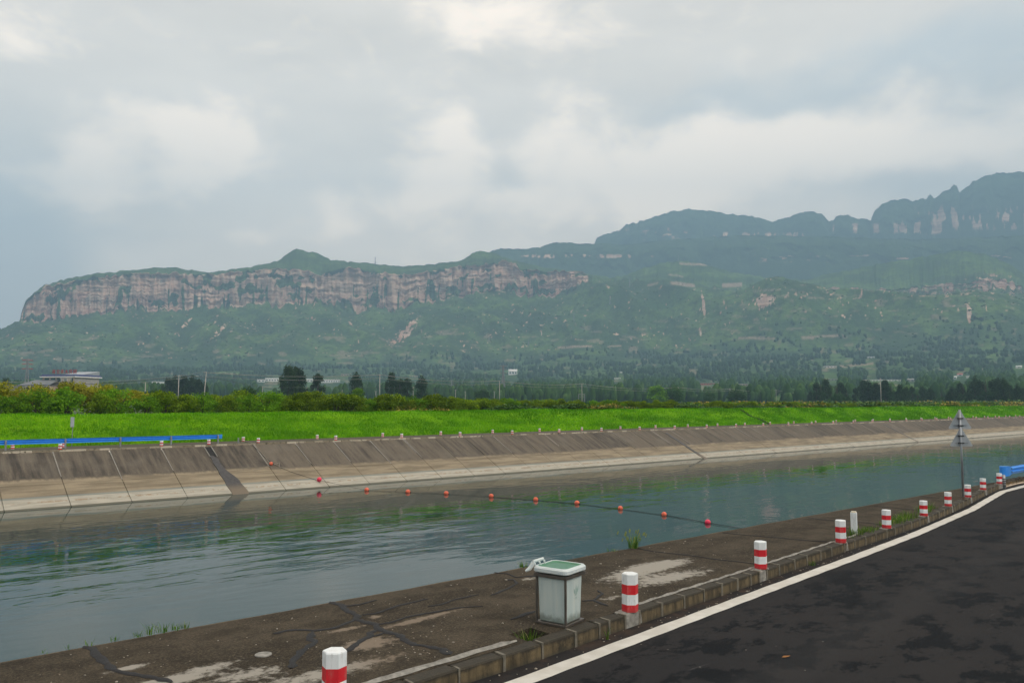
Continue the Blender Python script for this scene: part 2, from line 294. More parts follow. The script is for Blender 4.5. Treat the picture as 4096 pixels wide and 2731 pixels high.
M['water']=mat('canal_water',m_water); M['slab']=mat('lining_concrete',m_slab); M['apron']=mat('apron_concrete',m_apron); M['asphalt']=mat('asphalt',m_asphalt); M['line']=mat('line_paint',m_line)
M['kerb']=mat('kerb_concrete',m_kerb); M['grassg']=mat('turf',m_grass_ground); M['mount']=mat('mountain',m_mount)
M['blade']=leafm('grass_blade',(.08,.25,.001),(.15,.42,.001),(.24,.5,.006))
M['weed']=leafm('weed_blade',(.04,.12,.01),(.14,.27,.03),(.3,.34,.12))
M['leafA']=leafm('shrub_leaf',(.05,.11,.008),(.24,.36,.012),(.45,.54,.03))
M['leafB']=leafm('bright_shrub_leaf',(.07,.18,.01),(.2,.4,.015),(.36,.54,.03))
M['leafY']=leafm('yellow_flower',(.14,.18,.012),(.5,.48,.04),(.74,.66,.1))
M['leafV']=leafm('vine_leaf',(.02,.075,.018),(.05,.16,.04),(.09,.24,.06))
M['leafP']=leafm('poplar_leaf',(.018,.045,.018),(.065,.12,.04),(.12,.19,.06))
M['leafF']=leafm('far_tree_leaf',(.03,.085,.022),(.075,.16,.04),(.12,.22,.06))
M['bark']=plain('bark',(.07,.055,.04),.9,.3,6)
M['steel']=plain('galvanised_steel',(.3,.32,.34),.45,.12,5,.6); M['bracket']=plain('bracket_steel',(.07,.07,.07),.5,.2,5,.4)
M['signback']=plain('sign_back',(.42,.45,.48),.42,.08,3,.35)
M['conc']=plain('pole_concrete',(.42,.4,.37),.85,.15,2,0,.3); M['mortar']=plain('mortar',(.25,.24,.215),.95,.4,12,0,.8); M['mortard']=plain('joint_mortar',(.15,.135,.105),.9,.35,14,0,.4)

def worn(name,c):
    def fn(k):
        P=pos(k); z=k.sep(P)[2]; n=k.noise(P,16,6,.75); g=k.noise(k.map(P,(1,1,.25)),14,5,.7); col=k.mix(k.m('MULTIPLY',k.rng(g,.52,.7),.35),c,(.3,.27,.22)); col=k.mix(k.rng(n,.69,.73),col,(.28,.26,.23))
        return {'Base Color':k.mix(k.m('MULTIPLY',k.rng(k.m('ADD',z,k.m('MULTIPLY',n,.1)),.14,.03),.45),col,(.12,.1,.08)),'Roughness':k.rng(g,.3,.7,.4,.65)}
    return mat(name,fn)
M['white']=worn('white_paint',(.76,.79,.8)); M['red']=worn('red_paint',(.6,.012,.022)); M['blue']=plain('blue_paint',(.03,.25,.78),.38,.08,4)
M['tar']=plain('crack_tar',(.011,.0105,.0115),.8,.35,25,0,.6); M['orange']=plain('orange_float',(.72,.14,.07),.55,.2,9); M['pink']=plain('pink_float',(.75,.03,.09),.45,.1,9); M['rope']=plain('rope',(.012,.012,.011),.8); M['ropel']=plain('pale_rope',(.3,.27,.22),.8)
M['wire']=plain('wire',(.05,.05,.05),.6); M['wirel']=plain('pale_wire',(.32,.32,.31),.6)
M['wallg']=plain('grey_render',(.33,.32,.3),.9,.22,.8); M['wallt']=plain('tan_wall',(.4,.31,.24),.9,.12,.8); M['wallw']=plain('white_wall',(.82,.81,.78),.8,.04,.3); M['roofb']=plain('blue_tile',(.02,.04,.13),.5,.2,2); M['roofg']=plain('metal_roof',(.34,.37,.4),.5,.1,.5,.2)
M['glass']=plain('window_glass',(.03,.09,.09),.1,.3,.5); M['dark']=plain('dark_opening',(.012,.012,.012),.9); M['redl']=plain('red_letter',(.45,.04,.04),.5); M['roofbl']=plain('blue_sheet_roof',(.12,.3,.5),.5); M['brick']=plain('brick_wall',(.3,.13,.08),.9); M['roofr']=plain('red_roof',(.45,.06,.05),.7)
M['soil']=plain('soil',(.07,.06,.035),.95,.3,2); M['peb']=plain('pebble',(.3,.27,.22),.8,.2,30); M['leafd']=plain('dead_leaf',(.28,.12,.03),.8)
def m_plain_ground(k):
    P=pos(k); c=k.mix(k.rng(k.noise(P,.02,5),.4,.6),(.035,.06,.02),(.07,.11,.03)); return {'Base Color':k.mix(k.rng(k.noise(P,.6,5),.35,.65),c,(.03,.05,.015)),'Roughness':.95}
M['plain']=mat('field',m_plain_ground)
# ------------------------------------------------------------ mountains (surfaces of revolution-like sheets standing at their own distances)
def curve(pts):
    q=[DA(x,y) for x,y in pts]; a=np.array([t[0] for t in q]); e=np.array([t[1] for t in q]); o=np.argsort(a); return a[o],e[o]
XS=np.arange(-330,2700,2.35)
AZ=np.array([DA(x,926)[0] for x in XS]); NA=len(AZ)
XD=XS
def cv(pts,jit=0,s=0):
    a,e=curve(pts); v=np.interp(AZ,a,e)
    if jit: v=v+jit*(fbm(XD/9.,XD*0+s,4,s)-.5)/1808*2
    return v
SK1=cv([(-400,905),(-200,850),(-60,790),(0,758),(45,738),(50,715),(60,690),(100,655),(150,640),(215,628),(260,625),(300,620),(350,615),(405,614),(440,620),(478,625),(540,618),(600,608),(640,598),(665,580),(680,572),(710,578),(735,583),(760,597),(800,600),(860,606),(900,610),(950,611),(1000,606),(1060,598),(1085,582),(1100,577),(1130,580),(1160,592),(1230,610),(1300,622),(1370,631),(1400,638),(1440,632),(1480,615),(1520,605),(1560,598),(1620,606),(1680,625),(1740,635),(1800,640),(1850,643),(1900,630),(2000,610),(2100,594),(2160,582),(2200,576),(2260,584),(2300,597),(2352,628),(2420,680),(2700,760)],3,1)
CT1=cv([(-400,935),(45,739),(50,717),(60,693),(100,659),(150,648),(215,637),(300,630),(400,627),(480,632),(560,622),(620,617),(660,618),(700,622),(740,632),(790,612),(830,618),(900,630),(950,628),(1000,618),(1060,612),(1120,607),(1160,600),(1185,603),(1200,618),(1240,622),(1290,622),(1330,625),(1370,637),(1500,660),(1700,672),(1800,668),(1900,660),(2000,668),(2100,660),(2200,650),(2300,640),(2352,660),(2700,800)],6,2)
CB1=cv([(-400,936),(45,741),(55,740),(100,737),(200,722),(300,712),(420,712),(480,705),(560,700),(640,700),(700,698),(760,702),(815,720),(860,705),(905,712),(950,700),(1000,692),(1050,680),(1120,668),(1170,672),(1215,680),(1290,680),(1340,655),(1370,640),(1500,664),(1700,676),(1800,682),(1900,680),(2000,686),(2100,682),(2200,672),(2300,664),(2352,680),(2700,805)]); CBJ=14*(fbm(XD/9.,XD*0+.3,4,3)-.5)/1808*2
SK1=np.maximum(SK1,CT1+.0005); CT1=np.maximum(CT1,CB1+.0004)
FT1=cv([(-400,922),(-200,890),(0,850),(600,842),(1200,838),(1700,815),(2352,790),(2700,800)]); FT1=np.minimum(FT1,CB1-.002)
def sheet(name,secs,rnd,label_rows=None,disp=None):
    """secs: list of (r array, tan-elevation array, rows to next)"""
    rows=[]
    tag_=[]
    for i in range(len(secs)-1):
        r0,e0,nr=secs[i]; r1,e1,_=secs[i+1]
        for j in range(nr):
            t=j/nr; r=r0+(r1-r0)*t
            z0=CH+e0*r0; z1=CH+e1*r1; rows.append((r,z0+(z1-z0)*t)); tag_.append(i+t)
    r1,e1,_=secs[-1]; rows.append((r1+0*AZ,CH+e1*r1)); tag_.append(len(secs)-1.)
    Rr=np.array([a+0*AZ for a,_ in rows]); Zz=np.array([b for _,b in rows]); T=np.array(tag_)[:,None]+0*AZ[None,:]; A=AZ[None,:]+0*Rr
    return Rr,Zz,T,A
def finish(name,Rr,Zz,A,attrs):
    X=Rr*np.sin(A); Y=Rr*np.cos(A); V=np.stack([X,Y,Zz],-1).reshape(-1,3); nr,nc=Rr.shape
    i=np.arange(nr-1)[:,None]*nc+np.arange(nc-1)[None,:]; i=i.ravel(); Fc=np.stack([i,i+1,i+nc+1,i+nc],1)
    return mesh_np(name,V,Fc,M['mount'],True,attrs)
XX=XD[None,:]
one=np.ones(NA)
bmod=60*(fbm(XD/55.,XD*0+.5,3,8)-.5)
secs=[(600*one,(-1.2/600)*one,30),(1400*one,FT1*.42,46),(2300*one,FT1,130),(2950*one+bmod,CB1,96),(3010*one+bmod,CT1,30),(3300*one,SK1,6),(3900*one,SK1*.62,1)]
R1,Z1,T1,A1=sheet('m',secs,0)
XXf=XX+0*R1
tal=np.clip((T1-2)*3,0,1)*np.clip((3-T1)*4,0,1)*(T1>=2)*(T1<3)
# gullies and spurs down the talus
WX=R1*np.sin(A1); WY=R1*np.cos(A1); wq=90*(fbm(WX/300,WY/300,3,19)-.5)
gx=(WX+wq+.55*(WY-2300))/230
gul=1-np.abs(2*fbm(gx,WY/520,3,20)-1); med=fbm(WX/48,WY/62,4,22); fin=fbm(WX/11,WY/13,3,23)
Z1=Z1+tal*(80*(gul-.75)+22*(med-.5))+ (T1>1)*(T1<6)*np.clip((T1-1)*2,0,1)*np.where(T1<3,1,.35)*(5.5*(fin-.5))
Z1=Z1+(CBJ*3000)[None,:]*np.where(T1<3,np.exp(-((T1-3)/.05)**2),np.clip(4-T1,0,1))*(T1<4)
fan=np.clip(T1,0,1)*np.clip(2.6-T1,0,1); Z1=Z1+fan*(14*(fbm(XXf/90,T1*5,4,31)-.5))
# cliff face: buttresses, grooves and ledges move the face in and out
cl=ss(3,3.06,T1)*(1-ss(3.94,4.0,T1)); tz=(T1-3)
groove=1-np.abs(2*fbm(XXf/7.5,tz*.9+7,4,40)-1); ledge=fbm(XXf/120.,tz*9.,4,41); colm=fbm(XXf/3.,tz*2.5,3,42); but=1-np.abs(2*fbm(XXf/30.,tz*.5,3,43)-1)
hgt=((CT1-CB1)*3000)[None,:]
R1=R1+cl*np.clip(hgt/90,.1,1)*(44*(groove-.7)+46*(but-.6)+44*(np.floor(ledge*9)/9-.5)+6*(colm-.5))+ (T1>4)*(T1<5)*14*(fbm(XXf/9,T1*6,3,44)-.5)*(5-T1)
# front spurs
def hill(x,r,h,wx,wr):
    a0=DA(x,800)[0]; return h*np.exp(-(((A1-a0)*r/wx)**2+((R1-r)/wr)**2))
Z1=Z1+hill(1800,2560,95,130,230)+hill(1890,2450,50,190,160)+hill(1540,2780,70,220,180)+hill(1680,2560,70,130,150)+hill(2020,2600,80,150,200)+hill(2230,2450,80,180,220)+hill(1330,2250,26,120,130)+hill(700,2500,30,200,180)+hill(1010,2480,36,90,160)
E1=(Z1-CH)/R1; YD=926-E1*1808.8*(1/np.cos(A1))     # rough drawing height of each vertex, only to place bare ground
rock=np.zeros_like(R1); bare=np.zeros_like(R1); tone=fbm(XXf/60,T1*6,4,50)
vegl=fbm(XXf/26.,tz*5,4,51)
inn=(T1>=3)&(T1<=4.02)
wh=ss(8,28,(CT1-CB1)*1808)[None,:]
clf=fbm(XXf/5.5,tz*1.3,3,61); rock=np.where(inn,np.clip(wh*(1.05-1.6*ss(.56,.7,vegl)-1.1*ss(.6,.72,clf)*ss(1.,.3,tz)),0,1),0)
edge=ss(2.95,3.02,T1)*(T1<3); rock=np.maximum(rock,edge*wh*ss(.5,.62,fbm(XXf/10.,T1*40,3,52))*1.)
spot=fbm(XXf/5.5+T1*9,T1*46,4,53); amt=fbm(XXf/130,T1*3,3,54)
rock=np.maximum(rock,((T1>2.1)&(T1<3))*ss(.70,.78,spot+.14*(amt-.5))*.8)
def reg(x,y,rx,ry,sl=0): return np.exp(-(((XXf-x)+sl*(YD-y))/rx)**2-((YD-y)/ry)**2)
scr=.75*reg(945,745,20,30,.75)+.6*reg(905,785,40,26,.6)+.3*reg(1190,720,60,30)+.35*reg(1255,730,30,45)+reg(500,760,12,26,.9)*.8+reg(420,745,10,30,.9)*.7+reg(300,790,80,40)*.35+reg(1620,700,4,34,-.1)*1.4+reg(1760,690,34,22)*1.+reg(2235,720,6,22)*1.6+reg(1500,715,60,50)*.3
rock=np.maximum(rock,(T1<3)*ss(.5,.78,np.clip(scr,0,1.1)*.55+fbm(XXf/4.,T1*60,3,55)*.55))
rr=.62*ss(.58,.7,fbm(XXf/9.,T1*34,4,56)); rock=np.maximum(rock,rr*ss(1700,1800,XXf)*np.exp(-((YD-672)/26)**2)*(T1<4.6)); rock=np.maximum(rock,ss(.55,.62,fbm(XXf/8,YD/4,4,57))*np.exp(-((XXf-2290)/70)**2-((YD-645)/22)**2))
for (x0,y0,x1,y1,h) in [(1280,799,1360,795,3),(1395,797,1430,794,2),(1700,777,1785,778,3),(1830,776,1945,770,3),(1490,655,1515,648,3),(1545,648,1600,655,5),(1665,655,1710,652,6),(1565,603,1630,607,3),(1735,668,1800,664,2),(1900,845,2010,835,3),(1540,628,1575,634,2)]:
    t=np.clip((XXf-x0)/(x1-x0),0,1); yy=y0+(y1-y0)*t; d=np.abs(YD-yy+3*(fbm(XXf/12,XXf*0,3,58)-.5)); bare=np.maximum(bare,(XXf>x0)*(XXf<x1)*ss(h*1.2,h*.4,d))
fld=fbm(XXf/26,YD/6,3,60); bare=np.maximum(bare,((T1>.5)&(T1<2.4))*ss(.66,.74,fld)*.55)
me=finish('cliff_mountain',R1,Z1,A1,{'rock':rock,'bare':bare,'tone':tone})
obj('cliff_mountain',me,kind='structure',label='long table mountain with pinkish vertical cliffs above green slopes')
def back(name,sk,r0,r1,band,lab,seed,roughn=1.):
    ft=sk*.55*r1/r0
    secs=[(r0*one,ft*.3,50),((r0+(r1-r0)*.6)*one,sk*.80,26),((r0+(r1-r0)*.72)*one,sk*.93,30),(r1*one,sk,5),((r1+400)*one,sk*.7,1)]
    R_,Z_,T_,A_=sheet(name,secs,0); Xf=XX+0*R_
    env=np.clip((3-T_),0,1)*np.clip(T_*2,0,1)
    WX=R_*np.sin(A_); WY=R_*np.cos(A_); wq=150*(fbm(WX/400,WY/400,3,seed+7)-.5); Z_=Z_+env*(90*(1-np.abs(2*fbm((WX+wq)/330,(WY-.4*WX)/600,4,seed)-1)-.7)+30*(fbm(WX/60,WY/80,4,seed+1)-.5)); R_=R_+((T_>1.)&(T_<3))*np.clip((T_-1)*4,0,1)*(60*(1-np.abs(2*fbm(WX/130,T_*1.3,4,seed+3)-1)-.7))
    E_=(Z_-CH)/R_; Yd=926-E_*1808.8/np.cos(A_); rk=band(Xf,Yd,T_)
    return obj(name,finish(name,R_,Z_,A_,{'rock':rk,'bare':0*rk,'tone':fbm(Xf/60,T_*5,3,seed+5)*.5}),kind='structure',label=lab)
SK3=cv([(-400,980),(900,900),(1050,640),(1130,575),(1150,570),(1200,572),(1240,568),(1270,557),(1300,557),(1330,559),(1365,560),(1450,561),(1520,552),(1600,547),(1700,540),(1900,543),(2100,550),(2352,540),(2700,500)],2,70)
back('shoulder_ridge',SK3,3650,4350,lambda X_,Y_,T_: np.maximum(ss(.45,.58,fbm(X_/7,Y_/9,4,71))*np.exp(-((Y_-586)/5.)**2)*ss(1170,1230,X_)*(1-ss(1480,1530,X_)),0)+ss(.6,.68,fbm(X_/22,Y_/5,3,75))*np.exp(-((Y_-590)/12.)**2)*ss(1700,1760,X_)*.8,'dark wooded ridge behind the cliffs with a thin pale rock band',72)
SK2=cv([(-400,1000),(1250,900),(1340,620),(1364,562),(1368,550),(1385,541),(1420,530),(1440,515),(1480,507),(1500,497),(1540,486),(1580,481),(1620,483),(1660,490),(1700,494),(1750,500),(1778,510),(1800,500),(1850,488),(1870,486),(1890,494),(1904,508),(1912,506),(1925,497),(1945,495),(1958,498),(1965,502),(2000,505),(2006,490),(2014,478),(2050,459),(2080,456),(2096,462),(2112,460),(2120,454),(2128,458),(2137,447),(2145,455),(2165,442),(2182,434),(2191,424),(2198,426),(2204,441),(2230,420),(2260,402),(2300,397),(2352,396),(2480,370),(2700,380)],4,80)
back('far_peaks',SK2,4650,5200,lambda X_,Y_,T_: np.clip(ss(.48,.62,fbm(X_/8,Y_/26,4,81))*(np.exp(-((Y_-537)/9.)**2)*ss(1600,1660,X_)*(1-ss(1850,1900,X_))+np.exp(-((Y_-520)/13.)**2)*ss(1890,1950,X_)*(1-ss(2150,2200,X_))+np.exp(-((Y_-495)/32.)**2)*ss(2060,2160,X_))+ss(.62,.7,fbm(X_/14,Y_/10,4,83))*np.exp(-((Y_-530)/25.)**2)*ss(1380,1480,X_)*(1-ss(1600,1650,X_))*.7,0,1),'hazy blue jagged peaks rising behind the dark ridge',82)
# sampler for things standing on the fan and the slopes
def ground_at(x,y):
    """place on the cliff mountain sheet that lies in direction (x,y); returns world xyz"""
    a,e=DA(x,y); c=int(np.clip(np.searchsorted(AZ,a),1,NA-1)); col=E1[:,c]; i=int(np.argmax(col>=e)); i=max(i,1)
    t=(e-col[i-1])/max(1e-9,(col[i]-col[i-1])); r=R1[i-1,c]+(R1[i,c]-R1[i-1,c])*np.clip(t,0,1); z=Z1[i-1,c]+(Z1[i,c]-Z1[i-1,c])*np.clip(t,0,1)
    return (r*math.sin(a),r*math.cos(a),z)
# ------------------------------------------------------------ ground sheets, canal, road
L=5800.
def quad_uv(name,rows,mat_,u0=-L,u1=L,du=None,kind='structure',**t):
    """strip swept along u; rows: [(n,z)...]"""
    us=np.array([u0,u1]) if du is None else np.arange(u0,u1+du,du); V=[];nr=len(rows)
    for u in us:
        for n,z in rows: V.append(W(u,n,z))
    Fc=[(i*nr+j,(i+1)*nr+j,(i+1)*nr+j+1,i*nr+j+1) for i in range(len(us)-1) for j in range(nr-1)]
    return obj(name,mesh_np(name,V,Fc,mat_),kind=kind,**t)
TOE,TOPN,TOPZ=64.3,69.,2.25
quad_uv('field_ground',[(TOPN-.2,1.95),(90,1.9),(600,1.7),(L-100,1.7)],M['plain'],u0=-L+100,u1=L-100)
quad_uv('roadside_ground',[(-L+100,-.6),(-40,-.4),(-2,-.32)],M['plain'],u0=-L+100,u1=L-100)
quad_uv('canal_bed',[(11.74,-.15),(17.75,-3.1),(22.,-5.),(49.,-5.),(53.2,-3.25),(59.42,-.14),(59.42,-.2)],M['slab'],u0=-L+100,u1=L-100)
quad_uv('water',[(17.4,-3.),(53.6,-3.)],M['water'],u0=-L+100,u1=L-100)
quad_uv('far_service_road',[(59.7,.09),(TOE+.3,.09)],M['soil'],u0=-L+100,u1=L-100)
# embankment of turf
us=np.concatenate([np.arange(-60,160,.8),np.arange(160,700,3),np.array([900,1400,2500,L-150])]); ns=np.linspace(0,1,16)
Ug,Sg=np.meshgrid(us,ns,indexing='ij'); ng=TOE+(TOPN+2.2-TOE)*Sg
prof=np.interp(Sg,[0,.03,.5,.68,.8,1],[-.05,.12,1.28,2.08,2.3,2.2]); hz=prof+.22*(fbm(Ug/5,ng/2.,4,90)-.5)*np.clip(Sg*6,0,1)*np.clip((Ug+60)/20,0,1)+.12*(fbm(Ug/1.3,ng/.9,3,91)-.5)*np.clip(Sg*6,0,1)
def emb_z(u,n):
    s=(n-TOE)/(TOPN+2.2-TOE); p=np.interp(s,[0,.03,.5,.68,.8,1],[-.05,.12,1.28,2.08,2.3,2.2]); return p+.22*(fbm(u/5,n/2.,4,90)-.5)*np.clip(s*6,0,1)+.12*(fbm(u/1.3,n/.9,3,91)-.5)*np.clip(s*6,0,1)
V=np.stack([Ug*U[0]+ng*NN[0],Ug*U[1]+ng*NN[1],hz],-1).reshape(-1,3); nc=len(ns); i=(np.arange(len(us)-1)[:,None]*nc+np.arange(nc-1)[None,:]).ravel()
obj('embankment',mesh_np('embankment',V,np.stack([i,i+nc,i+nc+1,i+1],1),M['grassg'],True),kind='structure',label='bright green grass embankment along the far bank')
def blades(cu,cn,cz,h,wd,lean=.35,seed=0,tone=None):
    """one triangle per blade; arrays in canal frame"""
    r=np.random.default_rng(seed); n=len(cu); a=r.uniform(0,6.283,n); ca,sa=np.cos(a),np.sin(a); hh=h*r.uniform(.55,1.25,n); ww=wd*r.uniform(.6,1.3,n)
    lx=r.normal(0,lean,n)*hh; ly=r.normal(0,lean,n)*hh-.1*hh
    x=cu*U[0]+cn*NN[0]; y=cu*U[1]+cn*NN[1]
    P0=np.stack([x-ca*ww,y-sa*ww,cz-.02],1); P1=np.stack([x+ca*ww,y+sa*ww,cz-.02],1); P2=np.stack([x+lx,y+ly,cz+hh],1)
    V=np.stack([P0,P1,P2],1).reshape(-1,3); t=(r.uniform(0,1,n) if tone is None else tone); t3=np.repeat(t,3)
    return V,np.arange(3*n).reshape(-1,3),t3
def emb_blades():
    out=[];r=RNG
    for (a,b,d,h,wd) in [(4,60,170,.16,.024),(60,150,70,.2,.055),(150,420,22,.25,.12)]:
        n=int((b-a)*7*d); u=r.uniform(a,b,n); nn=r.uniform(TOE-.1,TOPN+1.8,n); z=emb_z(u,nn)
        s=fbm(u/2.5,nn/1.5,4,95); keep=r.uniform(0,1,n)<.55+.45*ss(.35,.5,s); u,nn,z,s=u[keep],nn[keep],z[keep],s[keep]
        out.append(blades(u,nn,z,h*(.7+.8*s),wd,seed=len(out),tone=np.clip(.15+.9*ss(.3,.72,fbm(u/4,nn/1.6,4,96))*r.uniform(.5,1.1,len(u)),0,1)))
    V=np.concatenate([o[0] for o in out]); t=np.concatenate([o[2] for o in out]); return mesh_np('grass',V,np.arange(len(V)).reshape(-1,3),M['blade'],False,{'tone':t})
obj('grass',emb_blades(),kind='stuff',label='dense bright green grass on the embankment')
# concrete lining, slab by slab
bank=empty('canal_bank',W(0,59.5,0),0,kind='structure',label='sloping concrete lining of the far canal bank')
PW=3.412; U0=11.17-PW*6
def slabmesh(n0,z0,n1,z1,w_):
    b=MB(); th=.1; g=.022
    pts=[(g,n0,z0),(w_-g,n0,z0),(w_-g,n1,z1),(g,n1,z1)]
    b.add(pts+[(x,y-th*.45,z-th*.9) for x,y,z in pts],[(0,1,2,3),(0,4,5,1),(1,5,6,2),(2,6,7,3),(3,7,4,0)]); return b.mesh('slab',M['slab'])
up=slabmesh(59.5,0,55.96,-1.77,PW); lo=slabmesh(55.90,-1.80,52.6,-3.45,PW); Pm=None
def place_slab(me,i):
    o=obj('slab',me,bank,rz=AL); o.location=Vector(W(U0+i*PW+random.uniform(-.004,.004),0,random.uniform(-.012,.012)))-Vector(bank.location)
for i in range(0,145):
    place_slab(up,i); place_slab(lo,i)
UE=U0+145*PW
quad_uv('lining_stretch',[(59.5,0),(55.96,-1.77),(52.6,-3.45)],M['slab'],u0=UE,u1=L-100,kind='structure'); quad_uv('lining_stretch',[(59.5,0),(55.96,-1.77),(52.6,-3.45)],M['slab'],u0=-L+100,u1=U0,kind='structure')
# pale lime seams beside some joints
b=MB()
for i in range(0,120):
    u=U0+i*PW
    if random.random()<.8:
        for off in ([0] if random.random()<.6 else [-.06,.07]):
            w_=random.uniform(.03,.055); n1=random.choice([55.98,56.6,57.3])
            p=[(u+off-w_,59.45,.018),(u+off+w_,59.45,.018),(u+off+w_*.6,n1,(n1-59.5)*.5+.018),(u+off-w_*.6,n1,(n1-59.5)*.5+.018)]
            b.add([W(*q) for q in p],[(0,1,2,3)])
obj('joint_seam',b.mesh('joint_seam',M['mortar']),bank).location=Vector((0,0,0))-Vector(bank.location)
bank.children[-1]['kind']='stuff'
# drains: dark wet run of asphalt over the lining
def on(u,n,dz=.03): return W(u,n,(n-59.5)*.5+dz)
def drain(us_l,us_r,ns_,rz):
    b=MB(); V=[]
    for j,n in enumerate(ns_):
        e=.035*math.sin(j*2.1); V+=[on(us_l[j]+e,n,.035),on(us_r[j]+e*1.5,n,.035)]
    nn_=len(ns_); V+= [ (x,y,z-.05) for x,y,z in V]
    m=2*nn_
    fs=[(2*j,2*j+1,2*j+3,2*j+2) for j in range(nn_-1)]+[(2*j,2*j+2,m+2*j+2,m+2*j) for j in range(nn_-1)]+[(2*j+1,m+2*j+1,m+2*j+3,2*j+3) for j in range(nn_-1)]
    b.add(V,fs); return b
def m_damp(k):
    P=uvn(k); z=k.sep(P)[2]; c=k.mix(k.rng(k.noise(P,5,5),.35,.65),(.022,.021,.023),(.045,.042,.042)); c=k.mix(k.rng(z,-2.3,-2.75),c,(.13,.1,.065)); return {'Base Color':c,'Roughness':.5,'bump':(k.noise(P,12,4),.4,.02)}
M['damp']=mat('damp_asphalt',m_damp)
ns_=np.linspace(58.2,53.3,12); 
dr=empty('drain_channel',W(21.3,59.4,-.1),0,label='drain outlet with a wide dark wet run down the lining by the rail end',cat='drain')
dm=drain(np.interp(ns_,[53.3,55.9,58.2],[20.95,20.95,21.0]),np.interp(ns_,[53.3,54.6,55.9,56.2,58.1,58.3],[22.1,22.05,21.8,21.5,21.45,21.1]),ns_,0)
obj('wet_run',dm.mesh('wet_run',M['damp']),dr).location=-Vector(dr.location)
b=MB()
for (ul,ur) in [(20.98,21.03),(21.5,21.55)]:
    p=[on(ul,59.45,.0),on(ur,59.45,.0),on(ur,58.1,.0),on(ul,58.1,.0)]; q=[(x,y,z+.07) for x,y,z in p]; b.add(p+q,[(4,5,6,7),(0,1,5,4),(1,2,6,5),(2,3,7,6),(3,0,4,7)])
b.add([on(21.02,59.4,.012),on(21.52,59.4,.012),on(21.52,58.1,.012),on(21.02,58.1,.012)],[(0,1,2,3)],1)
obj('chute',b.mesh('chute',[M['mortar'],M['dark']]),dr).location=-Vector(dr.location)
for (uc,lab) in [(74.6,'narrow dark drain run down the lining below the pale slabs'),(131.5,'thin drain run down the lining, the middle one of the distant three'),(207,'drain run on the lining farthest along the canal')]:
    d2=empty('drain_channel',W(uc,59,-.2),0,label=lab,cat='drain'); ns_=np.linspace(58.9,53.3,14)
    obj('wet_run',drain(uc-.22+0*ns_,uc+.2+.25*ss(55,53.5,ns_),ns_,0).mesh('wet_run',M['damp']),d2).location=-Vector(d2.location)
# far kerb, stone by stone
fk=empty('far_kerb',W(0,59.6,0),0,kind='structure',label='row of kerb stones on top of the far lining')
def stone(l,w_,h,seed,z0=-.02,mt='kerb'):
    r=random.Random(seed); b=MB(); b.box((.012,0,z0),(l-.012,w_,h)); me=b.mesh('kerb_stone',M[mt],bevel=.014)
    for v in me.vertices: v.co.x+=r.uniform(-.006,.006); v.co.y+=r.uniform(-.01,.01); v.co.z+=r.uniform(-.008,.008) if v.co.z>0 else 0
    return me
def m_fkerb(k):
    P=uvn(k); rnd=k.new('ShaderNodeObjectInfo').outputs['Random']; a=k.noise(P,4,5,.7)
    c=k.mix(k.rng(rnd,.2,.8),(.2,.17,.12),(.42,.38,.3)); c=k.mix(k.rng(a,.52,.66),c,(.06,.055,.035)); return {'Base Color':c,'Roughness':.9,'bump':(a,.5,.02)}
M['fkerb']=mat('far_kerb_stone',m_fkerb)
sm=[stone(.8,.16,.13,s,-.05,'fkerb') for s in range(5)]
for i in range(270):
    o=obj('kerb_stone',sm[random.randrange(5)],fk,rz=AL+random.uniform(-.02,.02)); o.location=Vector(W(-6+i*.8,59.55+random.uniform(-.015,.015),random.uniform(-.03,.01)))-Vector(fk.location)
quad_uv('far_kerb_stretch',[(59.55,-.02),(59.56,.15),(59.75,.15)],M['fkerb'],u0=210,u1=L-100); quad_uv('far_kerb_stretch',[(59.55,-.02),(59.56,.15),(59.75,.15)],M['fkerb'],u0=-L+100,u1=-6)
# ---- near side
KU=[-40,-8,4,6.6,7.36,8.06,8.79,9.34,10.24,10.9,11.53,12.69,13.71,15.25,17.61,20.66,23.56,26.41,29.4,32.51,35.5,38,44,80,400]; KN=[6.6,7.05,7.72,7.88,7.93,8.0,8.09,8.14,8.22,8.28,8.34,8.44,8.54,8.7,8.94,9.18,9.47,9.87,10.36,10.92,11.34,11.5,11.45,11.42,11.4]
def nk(u): return float(np.interp(u,KU,KN))
KW=.24
def strip_curve(name,us_,f0,f1,z,mat_,th=0,**t):
    V=[];
    for u in us_: V+=[W(u,f0(u),z),W(u,f1(u),z)]
    fs=[(2*i,2*i+2,2*i+3,2*i+1) for i in range(len(us_)-1)]
    return obj(name,mesh_np(name,V,fs,mat_),**t)
